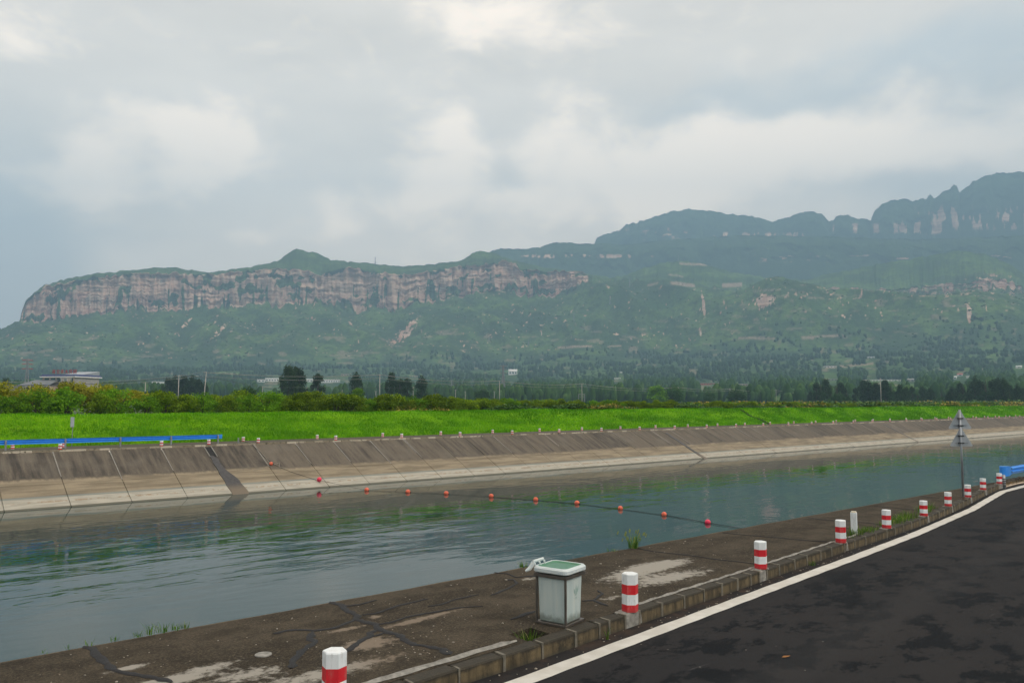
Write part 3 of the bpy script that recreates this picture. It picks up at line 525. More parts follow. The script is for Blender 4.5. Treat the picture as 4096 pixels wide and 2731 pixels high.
# apron as one sheet with a sunk planting pit beside the bin
b=MB(); ulist=sorted(set([round(x,3) for x in list(np.arange(-8,7.2,.5))+[7.28,7.74]+list(np.arange(8,60,.5))])); 
for i in range(len(ulist)-1):
    a,c=ulist[i],ulist[i+1]; s0=KW-.02
    m0,m1=min(nk(a)+.62,11.72),min(nk(c)+.62,11.72); e0=11.75+.018*math.sin(a*3.1)+.012*math.sin(a*9.7); e1=11.75+.018*math.sin(c*3.1)+.012*math.sin(c*9.7)
    k0,k1=min(nk(a)+s0,11.68),min(nk(c)+s0,11.68)
    pit=abs(a-7.28)<.01
    if not pit: b.add([W(a,k0,0),W(c,k1,0),W(c,m1,0),W(a,m0,0)],[(0,1,2,3)])
    else:
        b.add([W(a,k0,-.14),W(c,k1,-.14),W(c,m1,-.14),W(a,m0,-.14),W(a,k0,0),W(c,k1,0),W(c,m1,0),W(a,m0,0)],[(0,1,2,3),(1,2,6,5),(2,3,7,6),(3,0,4,7)])
    if not pit: b.add([W(a,nk(a)+.06,-.03),W(c,nk(c)+.06,-.03),W(c,min(nk(c)+.3,11.7),-.012),W(a,min(nk(a)+.3,11.7),-.012)],[(0,1,2,3)])
    b.add([W(a,m0,0),W(c,m1,0),W(c,e1,0),W(a,e0,0)],[(0,1,2,3)])
    b.add([W(a,e0,0),W(c,e1,0),W(c,e1+.01,-.12),W(a,e0+.01,-.12)],[(0,1,2,3)])
obj('apron',b.mesh('apron',M['apron']),kind='structure',label='dark weathered concrete apron between kerb and water')
quad_uv('near_lining',[(11.3,-.01),(11.72,-.02),(17.8,-3.1)],M['slab'],u0=59,u1=L-100); quad_uv('near_lining',[(7,-.01),(11.72,-.02),(17.8,-3.1)],M['slab'],u0=-L+100,u1=-8)
rdus=list(np.arange(-60,70,1.))+[100,200,400,L-100]
strip_curve('road',[-L+100]+rdus,lambda u:-3.,lambda u:nk(u)+.06,-.2,M['asphalt'],kind='structure',label='dark asphalt road with damp patches')
LU=[-60,4,6.71,13.45,17.25,21.54,27.91,31.5,34.35,37.5,45,100,L]; LN=[5.6,7.2,7.47,8.14,8.5,8.95,9.8,10.45,10.95,11.1,11.08,11.05,11.05]
def ln(u): return float(np.interp(u,LU,LN))
LUs=list(np.arange(-10,60,.25))
o=strip_curve('edge_line',LUs+[80,200],lambda u:ln(u)-.13+.006*math.sin(u*7),lambda u:ln(u)+.13+.006*math.sin(u*5.3),-.196,M['line'],kind='structure',label='white painted edge line on the road')
# near kerb, stone by stone with mortar in the joints
nkb=empty('near_kerb',W(10,8.2,0),0,kind='structure',label='row of mossy kerb stones along the road')
js=[4.55,5.2,5.9,6.65,7.36,8.06,8.62,8.86]
BP=[(4.19,7.77,1.,1.03),(9.49,8.24,1.,1.),(13.82,8.66,.9,.97),(17.77,9.04,.88,.98),(20.68,9.29,.8,.94),(23.69,9.58,.74,.9),(26.51,9.98,.74,.9),(29.49,10.46,.73,.88),(32.44,10.98,.72,.88),(35.43,11.39,.7,.88)]; bU=[q[0] for q in BP]
allj=[-7+.7*i for i in range(16)]+js[0:]
allj+=[9.25,9.62,10.24,10.9,11.53,12.13,12.69,13.2,13.55,13.86]; x_=14.4
while x_<35.2: allj.append(round(x_+random.uniform(-.05,.05),2)); x_+=.66
allj=[j for j in allj]; allj=sorted(allj); allj=[allj[0]]+[b_ for a_,b_ in zip(allj,allj[1:]) if b_-a_>.2]
for a_,b_ in zip(allj,allj[1:]):
    mid=(a_+b_)/2; blk=any(abs(mid-q)<.24 and b_-a_<.45 for q in bU[:3])
    me=MB(); l=b_-a_; g=.012
    n0,n1=nk(a_),nk(b_); zt=random.uniform(-.006,.008)
    me.add([W(a_+g,n0,-.22),W(b_-g,n1,-.22),W(b_-g,n1+KW,-.22),W(a_+g,n0+KW,-.22),W(a_+g,n0+.005,zt),W(b_-g,n1+.005,zt),W(b_-g,n1+KW,zt),W(a_+g,n0+KW,zt)],[(0,3,2,1),(4,5,6,7),(0,1,5,4),(1,2,6,5),(2,3,7,6),(3,0,4,7)])
    m_=me.mesh('kerb_stone',M['mortar'] if blk else M['kerb'],bevel=.016)
    r=random.Random(int(a_*100))
    for v in m_.vertices: v.co.x+=r.uniform(-.004,.004); v.co.z+=r.uniform(-.004,.004)
    obj('kerb_stone',m_,nkb).location=-Vector(nkb.location)
    jb=MB(); jw=random.uniform(.013,.026); u=b_; n0=nk(u)
    sec=[(n0-.008,-.2),(n0-.006,.012),(n0+.1+random.uniform(0,.1),.014)]
    V=[W(u+s*jw+random.uniform(-.004,.004),n,z) for n,z in sec for s in (-1,1)]+[W(u+s*jw,n+.03,z-.02) for n,z in sec for s in (-1,1)]
    jb.add(V,[(0,1,3,2),(2,3,5,4),(0,2,8,6),(1,7,9,3),(2,4,10,8),(3,9,11,5),(4,5,11,10)])
    obj('mortar_joint',jb.mesh('mortar_joint',M['mortard']),nkb).location=-Vector(nkb.location)
# pale mortar fillet behind the kerb
def fw(u): return .14 if u<7 else .055
for a_,b_ in [(3.2,7.2),(9.9,19.2),(-8,2.9)]:
    us_=np.arange(a_,b_,.12); V=[]
    for u in us_:
        s=nk(u)+KW+(.05 if u<7.2 else -.02); V+=[W(u,s+.012*math.sin(u*8),.006),W(u,s+fw(u)*.5,.03+.008*math.sin(u*13)),W(u,s+fw(u)+.012*math.sin(u*6.1),.004)]
    fs=[(3*i+j,3*i+3+j,3*i+4+j,3*i+1+j) for i in range(len(us_)-1) for j in (0,1)]
    obj('mortar_fillet',mesh_np('mortar_fillet',V,fs,M['mortar'],True),nkb).location=-Vector(nkb.location)
# tar poured into the cracks
CR=[(.085,[(6.24,11.76),(6.27,11.68),(6.30,11.45),(6.22,11.24),(6.20,11.00),(6.17,10.73),(6.05,10.58),(6.10,10.37),(6.15,10.17),(6.06,9.97),(6.05,9.78),(6.09,9.61),(6.10,9.44),(6.04,9.19),(6.03,9.00),(6.12,8.82),(6.21,8.60),(6.13,8.35)]),
(.045,[(6.31,11.36),(6.53,11.32),(6.88,11.38)]),(.045,[(6.25,10.73),(6.46,10.68),(6.69,10.77),(6.96,10.87),(7.29,10.88),(7.56,10.92)]),(.055,[(6.07,10.57),(5.88,10.52),(5.58,10.38),(5.32,10.44),(5.18,10.62),(5.03,10.71),(4.81,10.69)]),
(.08,[(5.28,10.42),(5.10,10.17),(5.08,9.95),(4.77,9.72),(4.52,9.44),(4.37,9.18)]),(.045,[(6.15,10.12),(6.41,10.13),(6.68,10.20),(6.91,10.19),(7.20,10.16),(7.59,10.13),(7.95,9.95)]),(.035,[(7.29,10.51),(7.51,10.48),(7.92,10.59),(8.37,10.59)]),
(.065,[(6.00,9.91),(5.87,9.86),(5.76,9.69),(5.59,9.63),(5.41,9.48),(5.21,9.32)]),(.03,[(6.00,9.71),(5.78,9.66)]),(.045,[(8.49,10.42),(9.00,10.59),(9.42,10.81),(9.55,11.07),(9.39,11.14)]),(.035,[(9.66,11.75),(9.78,11.51),(9.72,11.17),(9.98,11.07),(10.31,10.60)]),
(.07,[(7.77,9.07),(8.11,9.16),(8.43,9.20)]),(.04,[(9.37,9.15),(9.56,9.08),(9.99,9.29),(10.11,9.49)]),(.05,[(9.56,9.08),(9.51,8.88),(9.46,8.68)]),(.035,[(13.67,11.65),(13.60,11.16),(13.85,10.43),(13.90,9.88),(14.13,8.99)]),(.035,[(16.85,11.61),(16.98,11.04),(17.23,10.39),(17.38,9.74),(17.60,9.3)]),
(.045,[(20.93,11.62),(20.83,11.12),(21.10,10.33),(21.16,9.70)]),(.035,[(19.76,10.23),(19.96,9.74)]),(.045,[(24.73,11.49),(24.83,10.86),(24.80,10.23)]),(.08,[(2.66,11.76),(2.75,11.65),(2.71,11.24),(2.73,10.90),(2.72,10.54),(2.91,10.10),(3.04,9.88),(3.13,9.61)]),(.05,[(28.6,11.7),(28.5,11.0)]),(.06,[(1.2,9.2),(1.0,8.7),(.7,8.4)])]
apr=bpy.data.objects['apron']
for w_,pl in CR:
    P_=[Vector((x,y)) for x,y in pl]; q=[]
    for i in range(len(P_)-1):
        for t in np.arange(0,1,.34): q.append(P_[i].lerp(P_[i+1],t))
    q.append(P_[-1]); r=random.Random(int(w_*1e4)+len(q)); V=[]
    for i,p in enumerate(q):
        d=(q[min(i+1,len(q)-1)]-q[max(i-1,0)]).normalized(); nrm=Vector((-d.y,d.x)); ww=w_*.6*r.uniform(.7,1.5)*(0.35 if i in(0,len(q)-1) else 1); p=p+nrm*r.uniform(-.012,.012)
        V+=[W(*(p-nrm*ww),.004),W(*(p-nrm*ww*.5),.014),W(*(p+nrm*ww*.5),.013),W(*(p+nrm*ww),.004)]
    fs=[(4*i+j,4*i+4+j,4*i+5+j,4*i+1+j) for i in range(len(q)-1) for j in range(3)]
    obj('crack_filler',mesh_np('crack_filler',V,fs,M['tar'],True),apr)
# small round cover
b=MB(); b.prism([(.105*math.cos(t*math.pi/10),.105*math.sin(t*math.pi/10)) for t in range(20)],0.,.012)
obj('round_cover',b.mesh('round_cover',M['mortar']),loc=W(4.33,9.9,.001),label='pale round cover set in the apron left of the nearest bollard',cat='cover')
# pebbles
ico=bmesh.new(); bmesh.ops.create_icosphere(ico,subdivisions=1,radius=1); pv=np.array([v.co[:] for v in ico.verts]); pf=np.array([[v.index for v in f.verts] for f in ico.faces]); ico.free()
V=[];Fc=[]; n0=0
for i in range(420):
    if i<40: u,n=random.gauss(5.9,.5),random.gauss(8.75,.25)
    elif i<300: u,n=random.uniform(2,16),random.uniform(8.6,11.6)
    else: u=random.uniform(5,22); n=nk(u)-random.uniform(.02,.25)
    if n<nk(u)+KW+.05 and n>nk(u)-.02: continue
    z=0. if n>nk(u) else -.2; r=random.uniform(.004,.011)*(2. if random.random()<.08 else 1)
    V.append(pv*np.array([r*random.uniform(.8,1.6),r,r*.6])+np.array(W(u,n,z+r*.4))); Fc.append(pf+n0); n0+=len(pv)
obj('pebbles',mesh_np('pebbles',np.concatenate(V),np.concatenate(Fc),M['peb']),kind='stuff',label='scattered pebbles on the apron and gutter')
# ------------------------------------------------------------ bollards
def hexp(r,rot=0.,sq=1.): return [(r*math.cos(rad(60*i)+rot),r*math.sin(rad(60*i)+rot)*sq) for i in range(6)]
def bollard_mesh(bands,r,rot,top=True):
    b=MB(); z=0.
    for h,m in bands:
        b.prism(hexp(r,rot),z,z+h,m,cap=False); z+=h
    b.add([(x,y,z) for x,y in hexp(r,rot)]+[(x*.93,y*.93,z+.012) for x,y in hexp(r,rot)]+[(0,0,z+.013)],[(i,(i+1)%6,6+(i+1)%6,6+i) for i in range(6)]+[(6+i,6+(i+1)%6,12) for i in range(6)],0)
    me=b.mesh('post',[M['white'],M['red']]); return me
ROTB=rad(-40.7)+rad(27)
pm=bollard_mesh([(.11,1),(.155,0),(.145,1),(.15,0)],.127,rad(.7)-AL)
blockm=[]
for s in range(3):
    r=random.Random(s); bb=MB(); bb.add([(-.2,-.145,-.2),(.17,-.145,-.2),(.17,.12,-.2),(-.19,.12,-.2),(-.17,-.14,.012),(.15,-.142,.01),(.15,.12,.008),(-.16,.12,.012)],[(0,3,2,1),(4,5,6,7),(0,1,5,4),(1,2,6,5),(2,3,7,6),(3,0,4,7)]); me=bb.mesh('footing',M['mortar'],bevel=.02)
    for v in me.vertices: v.co.x+=r.uniform(-.02,.02); v.co.y+=r.uniform(-.006,.006)
    blockm.append(me)
labs=['red and white hexagonal bollard nearest the camera, cut off by the bottom of the view','red and white bollard just right of the waste bin','red and white bollard where a long tar-filled crack meets the kerb','red and white bollard just left of the plain white post','red and white bollard just right of the plain white post, with grass behind','red and white bollard between two tufts of grass on the kerb','red and white bollard right after the last grass tuft, left of the sign pole','red and white bollard immediately right of the triangular sign pole base','red and white bollard second before the end of the near blue guardrail','red and white bollard right beside the end of the near blue guardrail']
for i,u in enumerate(bU):
    n=BP[i][1]; t=empty('bollard',W(u,n,0),AL,label=labs[i],cat='bollard',group='red and white bollards on the near kerb')
    p=obj('post',pm,t,loc=(0,0,.01)); p.rotation_euler=(random.uniform(-.012,.012),random.uniform(-.012,.012),random.uniform(-.04,.04)); f_=obj('footing',blockm[i%3],t,loc=(.03,.05,0)); p.scale=(BP[i][3],BP[i][3],BP[i][2]); f_.scale=(BP[i][3],.9,1)
    if i==0:
        s=MB(); s.add([(-.05,-.02,.5735),(-.02,-.035,.5735),(0,-.01,.5735),(.02,-.035,.5735),(.05,-.03,.5735),(.03,.0,.5735),(.0,.015,.5735),(-.03,.0,.5735)],[(0,1,2,7),(2,3,4,5),(2,5,6,7)]); obj('blue_mark',s.mesh('blue_mark',plain('blue_mark',(.35,.5,.75))),t)
# far bollards
fm=bollard_mesh([(.075,1),(.09,0),(.085,1),(.11,0)],.125,.4); tm=bollard_mesh([(.03,0),(.1,1),(.08,0),(.085,1),(.09,0),(.08,1)][::1]+[(.09,0)] if False else [(.09,0),(.08,1),(.085,0),(.08,1),(.1,0)],.12,.4)
nb=0
for i in range(60):
    for (u,n,me,z,gl,lb) in [(11.69+i*6.53 if i else 11.69,59.95,fm,.12,'short bollards on the edge of the far lining','short red and white bollard on the kerb at the top of the far lining'),(12.45+i*6.57,63.2,tm,.02,'tall bollards at the foot of the embankment','taller red and white bollard at the foot of the far grass embankment')]:
        if u<18.5 and n<61 and i: continue
        uu=u+random.uniform(-.06,.06)
        if n<61 and i==1: uu=18.2
        if n<61: uu={0:11.69,1:14.9,2:18.16,3:21.56,4:25.39}.get(i,32.1+(i-5)*6.5)
        else: uu={0:9.46,1:12.5}.get(i,25.5+(i-2)*6.56)
        o=obj('bollard',me,loc=W(uu,n,z),rz=AL+random.uniform(-.1,.1),label=lb,cat='bollard',group=gl)
        o.rotation_euler[0]=random.uniform(-.03,.03); o.rotation_euler[1]=random.uniform(-.03,.03)
# ------------------------------------------------------------ waste bin
bn=empty('waste_bin',W(8.27,8.53,0.),AL+rad(14),label='pale green and white waste bin with green lid on the apron by the kerb',cat='bin')
def m_panel(k):
    P=k.new('ShaderNodeTexCoord').outputs['Object']; x,y,z=k.sep(P); s=k.noise(k.map(P,(9,9,.8)),1.,5,.65); n=k.noise(P,9,5,.7)
    c=k.mix(k.rng(s,.35,.7),(.44,.53,.52),(.56,.62,.59)); c=k.mix(k.m('MULTIPLY',k.rng(s,.6,.72),.45),c,(.4,.33,.2))
    d=k.rng(k.m('ADD',z,k.m('MULTIPLY',k.m('SUBTRACT',n,.5),.25)),.17,.05); c=k.mix(k.m('MULTIPLY',d,.7),c,(.11,.13,.1)); c=k.mix(k.m('MULTIPLY',k.rng(n,.66,.72),.5),c,(.08,.08,.05)); return {'Base Color':c,'Roughness':.35}
M['panel']=mat('bin_panel',m_panel); M['binf']=plain('bin_frame',(.13,.115,.1),.4,.2,6,.6); M['lidg']=plain('lid_green',(.06,.19,.11),.35,.15,5); M['lidw']=plain('lid_white',(.6,.66,.66),.4,.06,6); M['bing']=plain('bin_green',(.12,.2,.14),.5,.2,6); M['emb']=plain('leaf_print',(.28,.42,.38),.5,.1,20)
hw=.232
b=MB(); b.box((-hw-.015,-hw-.015,0),(hw+.015,hw+.015,.035)); obj('base',b.mesh('base',M['binf'],bevel=.005),bn)
b=MB(); c0=[(-hw+.02,-hw+.02),(hw-.02,-hw+.02),(hw-.02,hw-.02),(-hw+.02,hw-.02)]; tq=[(x*1.06,y*1.06) for x,y in c0]; b.prism([(x*.97,y*.97) for x,y in c0],.036,.66,0,True,tq); obj('body',b.mesh('body',M['panel'],bevel=.012),bn)
b=MB(); b.box((-hw-.03,-hw-.03,.625),(hw+.03,hw+.03,.672)); obj('rim_frame',b.mesh('rim_frame',M['binf'],bevel=.004),bn)
for (x,y) in [(-hw,-hw),(-hw+.1,hw-.02),(-hw,hw)]:
    b=MB(); b.box((x-.014,y-.014,.036),(x+.014,y+.014,.632)); obj('upright',b.mesh('upright',M['binf'],bevel=.003),bn)
b=MB(); b.box((-hw+.02,-hw+.02,.665),(hw-.02,hw-.02,.70)); obj('collar',b.mesh('collar',M['bing']),bn)
def rrect(hx,hy,r,seg=5): 
    P_=[]
    for cx,cy,a0 in [(hx-r,hy-r,0),(-hx+r,hy-r,90),(-hx+r,-hy+r,180),(hx-r,-hy+r,270)]:
        for j in range(seg+1): a=rad(a0+90*j/seg); P_.append((cx+r*math.cos(a),cy+r*math.sin(a)))
    return P_
def ring(b,a,za,c,zc,mi=0):
    n=len(a); b.add([(x,y,za) for x,y in a]+[(x,y,zc) for x,y in c],[(i,(i+1)%n,n+(i+1)%n,n+i) for i in range(n)],mi)
b=MB(); o0=rrect(.262,.262,.07); o1=rrect(.268,.268,.075); o2=rrect(.25,.25,.07); o3=rrect(.222,.222,.06)
ring(b,o0,.69,o1,.70); ring(b,o1,.70,o1,.74); ring(b,o1,.74,o2,.762); ring(b,o2,.762,o3,.762); b.add([(x,y,.69) for x,y in o0],[tuple(range(len(o0)))[::-1]])
lid=obj('lid',b.mesh('lid',M['lidw']),bn)
b=MB(); o4=rrect(.195,.195,.06); ring(b,o3,.762,o4,.742); b.add([(x,y,.742) for x,y in o4],[tuple(range(len(o4)))]); obj('lid_top',b.mesh('lid_top',M['lidg']),lid)
b=MB(); b.tube([(-.25,.275,.815),(-.01,.275,.815)],.02,10); obj('handle',b.mesh('handle',M['lidw'],smooth=False),bn)
for y in (-.25,-.13,-.01):
    b=MB(); b.tube([(y,.275,.81),(y,.25,.785),(y,.235,.75)],[.012,.014,.016],6); obj('bracket',b.mesh('bracket',M['lidw']),bn)
b=MB(); b.tube([(-.255,.275,.805),(-.275,.29,.76),(-.30,.31,.72),(-.35,.34,.695)],[.032,.03,.03,.014],8); obj('hinge_arm',b.mesh('hinge_arm',M['lidw']),bn)
bn.scale=(1.06,1.06,1.08)
for o_ in (lid,): o_.scale=(1.06,1.06,1)
# leaf mark printed on the right panel (faces -Y of the bin) 
b=MB(); yy=-hw+.011
def leaf(b,x0,z0,x1,z1,w_):
    d=Vector((x1-x0,z1-z0)); nn_=Vector((-d.y,d.x)).normalized()*w_; m=Vector((x0,z0))+d*.55; 
    def yz(p): return -hw*(.0) + (-(hw-.02)*(.97+(1.06-.97)*(p[1]-.036)/.624)-.003)
    pts=[(x0,z0),tuple(m+nn_),(x1,z1),tuple(m-nn_)]; b.add([(p[0],yz(p),p[1]) for p in pts],[(0,1,2,3)])
leaf(b,.065,.36,.065,.52,.014); leaf(b,.055,.36,.0,.48,.016); leaf(b,.075,.36,.125,.5,.016); leaf(b,.02,.34,.11,.345,.006); leaf(b,.03,.325,.10,.328,.004)
obj('leaf_print',b.mesh('leaf_print',M['emb']),bn)
b=MB(); b.add([(-hw+.0,.06,.4),(-hw+.0,.075,.38),(-hw+.0,.072,.365),(-hw+.0,.06,.38)],[(0,1,2,3)]); 
# ------------------------------------------------------------ white marker post
b=MB(); b.box((-.07,-.07,-.02),(.07,.07,.52)); b.prism([(-.07,-.07),(.07,-.07),(.07,.07),(-.07,.07)],.52,.55,1,True,[(-.05,-.05),(.05,-.05),(.05,.05),(-.05,.05)])
mp=empty('marker_post',W(19.2,9.42,0),AL+.35,label='plain square white marker post in the grass behind the kerb',cat='post'); obj('post',b.mesh('post',[M['white'],plain('post_cap',(.5,.42,.26))],bevel=.006),mp)
b=MB(); r=random.Random(4)
for j in range(7):
    z=.47-j*.05
    for q in range(2): x=-.02+q*.03; b.add([(x,-.0705,z),(x+.018,-.0705,z),(x+.018,-.0705,z-.006),(x,-.0705,z-.006)],[(0,1,2,3)]); b.add([(x+.006,-.0705,z+.012),(x+.01,-.0705,z+.012),(x+.01,-.0705,z-.024),(x+.006,-.0705,z-.024)],[(0,1,2,3)])
obj('lettering',b.mesh('lettering',plain('faded_blue',(.3,.36,.5))),mp)
# ------------------------------------------------------------ triangular signs seen from behind
sg=empty('road_sign',W(25.62,11.2,0),0,label='grey pole carrying two triangular signs seen from behind',cat='road sign')
sg.location=(15.05,26.58,0)
b=MB(); b.tube([(0,0,.0),(0,0,2.98)],.036,12); obj('pole',b.mesh('pole',M['steel'],smooth=True),sg)
b=MB(); b.prism([(.11*math.cos(t*math.pi/8),.11*math.sin(t*math.pi/8)) for t in range(16)],0.,.02); b.prism([(.06*math.cos(t*math.pi/4),.06*math.sin(t*math.pi/4)) for t in range(8)],.02,.1,0,True,[(.038*math.cos(t*math.pi/4),.038*math.sin(t*math.pi/4)) for t in range(8)]); obj('base_plate',b.mesh('base_plate',plain('rusty_plate',(.09,.06,.04),.8,.3,20)),sg)
def tri(zb,w_,h): 
    r=.035; P_=[]
    for (x,z,a0) in [(-w_/2+.05,zb+.03,150),(w_/2-.05,zb+.03,270),(0,zb+h-.06,30)]:
        for j in range(4): a=rad(a0+40*j); P_.append((x+r*math.cos(a),z+r*math.sin(a)))
    return P_
for zb,w_,h,dx in [(2.34,.75,.66,0.01),(1.76,.74,.64,.03)]:
    T_=tri(zb,w_,h); b=MB(); n_=len(T_); b.add([(x+dx,.045,z) for x,z in T_]+[(x+dx,.049,z) for x,z in T_],[tuple(range(n_)),tuple(range(n_,2*n_))[::-1]]+[(i,(i+1)%n_,n_+(i+1)%n_,n_+i) for i in range(n_)])
    pl=obj('sign_plate',b.mesh('sign_plate',M['signback']),sg,rz=rad(-6))
    for zz,hl_ in [(zb+.11,.21),(zb+.35,.13)]:
        b=MB(); b.box((-hl_+dx,.03,zz-.008),(hl_+dx,.044,zz+.008)); b.box((-hl_+dx,.02,zz+.014),(hl_+dx,.044,zz+.018)); b.box((-.075,-.05,zz-.02),(-.04,.04,zz+.02),1); b.box((.04,-.05,zz-.02),(.085,.04,zz+.02),1); b.tube([(0,0,zz-.018),(0,0,zz+.018)],.044,10,1)
        obj('bracket',b.mesh('bracket',[M['steel'],M['bracket']]),pl)
# ------------------------------------------------------------ guardrails
def wbeam(l,h=.31,dep=.08,mirror=1):
    pr=[(0,0),(.0,.02),(.7,.07),(.7,.11),(0,.15),(0,.16),(.7,.2),(.7,.24),(0,.29),(0,.31)]
    V=[];
    for x in (0,l):
        for d,z in pr: V.append((x,mirror*-d*dep,z))
    for x in (0,l):
        for d,z in pr: V.append((x,mirror*-d*dep+.006*mirror,z))
    n=len(pr); fs=[(j,n+j,n+j+1,j+1) for j in range(n-1)]+[(2*n+j,2*n+j+1,3*n+j+1,3*n+j) for j in range(n-1)]+[(0,2*n,3*n,n),(n-1,2*n-1,4*n-1,3*n-1)]
    b=MB(); b.add(V,fs); return b.mesh('beam',M['blue'])
# far rail: road lies beyond it, so posts stand on the near side
gr=empty('guardrail',W(8.8,61.5,.1),AL,label='long blue guardrail on grey posts on the far bank',cat='guardrail')
bm_=wbeam(3.5,mirror=-1); 
def far_post():
    b=MB(); b.box((-.055,-.09,-.1),(.055,-.02,.64)); b.box((-.06,-.02,.42),(.06,.0,.6)); return b.mesh('post',M['steel'],bevel=.006)
fp=far_post()
for i in range(-12,4): obj('beam',bm_,gr,loc=(i*3.5,.01,.36))
for i in range(-12,5): obj('post',fp,gr,loc=(i*3.5,0,0))
b=MB(); V=[];n_=8
for j in range(n_+1):
    a=math.pi*.5*j/n_; x=14.0+.38*math.sin(a) ; y=.01+.12*(1-math.cos(a)); V+=[(x,y,.355),(x,y,.675),(x,y+.01,.355),(x,y+.01,.675)]
b.add(V,[(4*j,4*j+4,4*j+5,4*j+1) for j in range(n_)]+[(4*j+2,4*j+3,4*j+7,4*j+6) for j in range(n_)]); obj('end_terminal',b.mesh('end_terminal',M['blue']),gr)
# near rail at the bend
g2=empty('guardrail',W(36.1,11.42,-.2),AL+rad(1),label='blue guardrail with a rounded blue end at the right edge',cat='guardrail')
bm2=wbeam(4.,mirror=1); bq=.5
for i in range(6): obj('beam',bm2,g2,loc=(.75+i*4,-.03,bq-.0))
for x in (.15,4.15,8.15,12.15,16.15): 
    b=MB(); b.tube([(x,.06,-.05),(x,.06,.82)],.06,12); obj('post',b.mesh('post',M['steel'],smooth=True),g2)
b=MB(); V=[]; n_=12
prof=[]
for j in range(n_+1):
    a=math.pi*(j/n_); prof.append((.1-.24*math.sin(a)+0.0, .05-.13*math.cos(a)))
prof=[(.42,-.08),(.25,-.09)]+prof+[(.3,.18)]
for x,y in prof: V+=[(x,y,bq-.05),(x,y,bq+.34)]
m_=len(prof); b.add(V,[(2*j,2*j+2,2*j+3,2*j+1) for j in range(m_-1)]); b.add([(x,y,bq+.34) for x,y in prof],[tuple(range(m_))]); 
V=[(.42,-.08,bq-.05),(.75,-.05,bq+.0),(.75,-.05,bq+.31),(.42,-.08,bq+.34)]; b.add(V,[(0,1,2,3)])
obj('end_terminal',b.mesh('end_terminal',M['blue']),g2)
# ribbed stub and a cable round it
st=empty('ribbed_stub',W(35.5,11.42,-.2),0,label='short ribbed grey pipe stub wrapped in cable beside the last near bollard',cat='pipe'); st.location=W(35.62,11.3,-.2)
b=MB(); b.tube([(0,0,-.05),(0,0,.55)],.065,12); obj('pipe',b.mesh('pipe',M['steel'],smooth=True),st)
for j in range(4):
    b=MB(); ps=[(.085*math.cos(t*.6283),.085*math.sin(t*.6283),.12+.09*j+.01*math.sin(t)) for t in range(11)]; b.tube(ps,.012,5); obj('cable_loop',b.mesh('cable_loop',M['rope']),st)
# rubble edge to the right of the last bollard
for i in range(16):
    me=MB(); l=random.uniform(.3,.55); me.box((0,0,-.2),(l,random.uniform(.2,.3),random.uniform(-.05,.03)))
    mm=me.mesh('kerb_stone',M['kerb'],bevel=.03)
    for v in mm.vertices: v.co+=Vector((random.uniform(-.04,.04),random.uniform(-.03,.03),random.uniform(-.03,.03)))
    o=obj('kerb_stone',mm,nkb,rz=AL+random.uniform(-.15,.15)); o.location=Vector(W(36.6+i*.55,11.62,0))-Vector(nkb.location)
# far slim signboard
s2=empty('sign_board',W(13.22,64.0,.1),AL,label='narrow grey board on a thin pole before the far embankment',cat='sign')
b=MB(); b.tube([(0,0,-.1),(0,0,1.5)],.025,8); obj('pole',b.mesh('pole',M['steel']),s2)
b=MB(); b.box((-.17,-.02,1.38),(.1,.02,2.1)); obj('board',b.mesh('board',M['signback'],bevel=.004),s2); bpy.data.objects['board'].rotation_euler=(0,0,rad(20))
# stub on far bank holding the ropes
b=MB(); b.prism([(.09*math.cos(t*.785),.09*math.sin(t*.785)) for t in range(8)],0,.12); b.prism([(.06*math.cos(t*.785),.06*math.sin(t*.785)) for t in range(8)],.12,.42); obj('mooring_stub',b.mesh('mooring_stub',M['steel']),loc=W(24.3,61.2,.08),label='short grey mooring stub beside a tall bollard on the far bank',cat='mooring post')
# steps up the embankment
stp=empty('embankment_steps',W(105.5,68,1.9),0,label='narrow concrete steps climbing the grass embankment',cat='steps')
for j in range(15):
    t=j/14; b=MB(); b.box((-.2,-.14,-.15),(.2,.14,.03)); o=obj('step',b.mesh('step',M['kerb'],bevel=.01),stp,rz=AL); nq=64.6+4.6*t; uq=106.; o.location=Vector(W(uq,nq,float(emb_z(np.array([uq]),np.array([nq]))[0])+.1))-Vector(stp.location)
# ------------------------------------------------------------ floats and ropes
def ball(r,m_,flat=.97):
    bm=bmesh.new(); bmesh.ops.create_uvsphere(bm,u_segments=20,v_segments=12,radius=r)
    for v in bm.verts: v.co.z*=flat
    me=bpy.data.meshes.new('ball'); bm.to_mesh(me); bm.free(); me.materials.append(m_); me.polygons.foreach_set('use_smooth',np.ones(len(me.polygons),bool)); return me
bo,bp_=ball(.155,M['orange']),ball(.165,M['pink'])
def eye_mesh():
    b=MB(); ps=[(.0,.035*math.cos(t*.785),.035*math.sin(t*.785)) for t in range(9)]; b.tube(ps,.012,5); return b.mesh('eyelet',M['rope'])
em=eye_mesh()
BU=[(29.08,49.64),(30.65,46.73),(32.09,44.2),(33.4,40.94),(34.4,37.67),(35.15,34.71),(35.27,31.28),(35.22,28.03),(34.62,24.73)]
bl=['orange float nearest the far bank in the floating line','orange float second in the floating line from the far bank','orange float third in the floating line from the far bank','orange float fourth in the floating line from the far bank','orange float in the middle of the floating line','orange float sixth in the floating line from the far bank','orange float seventh in the floating line, third from the near bank','orange float next to the pink one near the near bank','pink float in the water nearest the near bank']
fl=[(u,n,-2.93) for u,n in BU]
for i,(u,n) in enumerate(BU):
    t=empty('float',W(u,n,-2.93),AL+random.uniform(0,6),label=bl[i],cat='float',group='floats on the rope line'); s=1+.16*(i/8.-.5)*-1
    obj('ball',bp_ if i==8 else bo,t).scale=(s,s,s)
    for sg_ in (1,-1): obj('eyelet',em,t,loc=(.0,.16*sg_*s,-.03),rz=0)
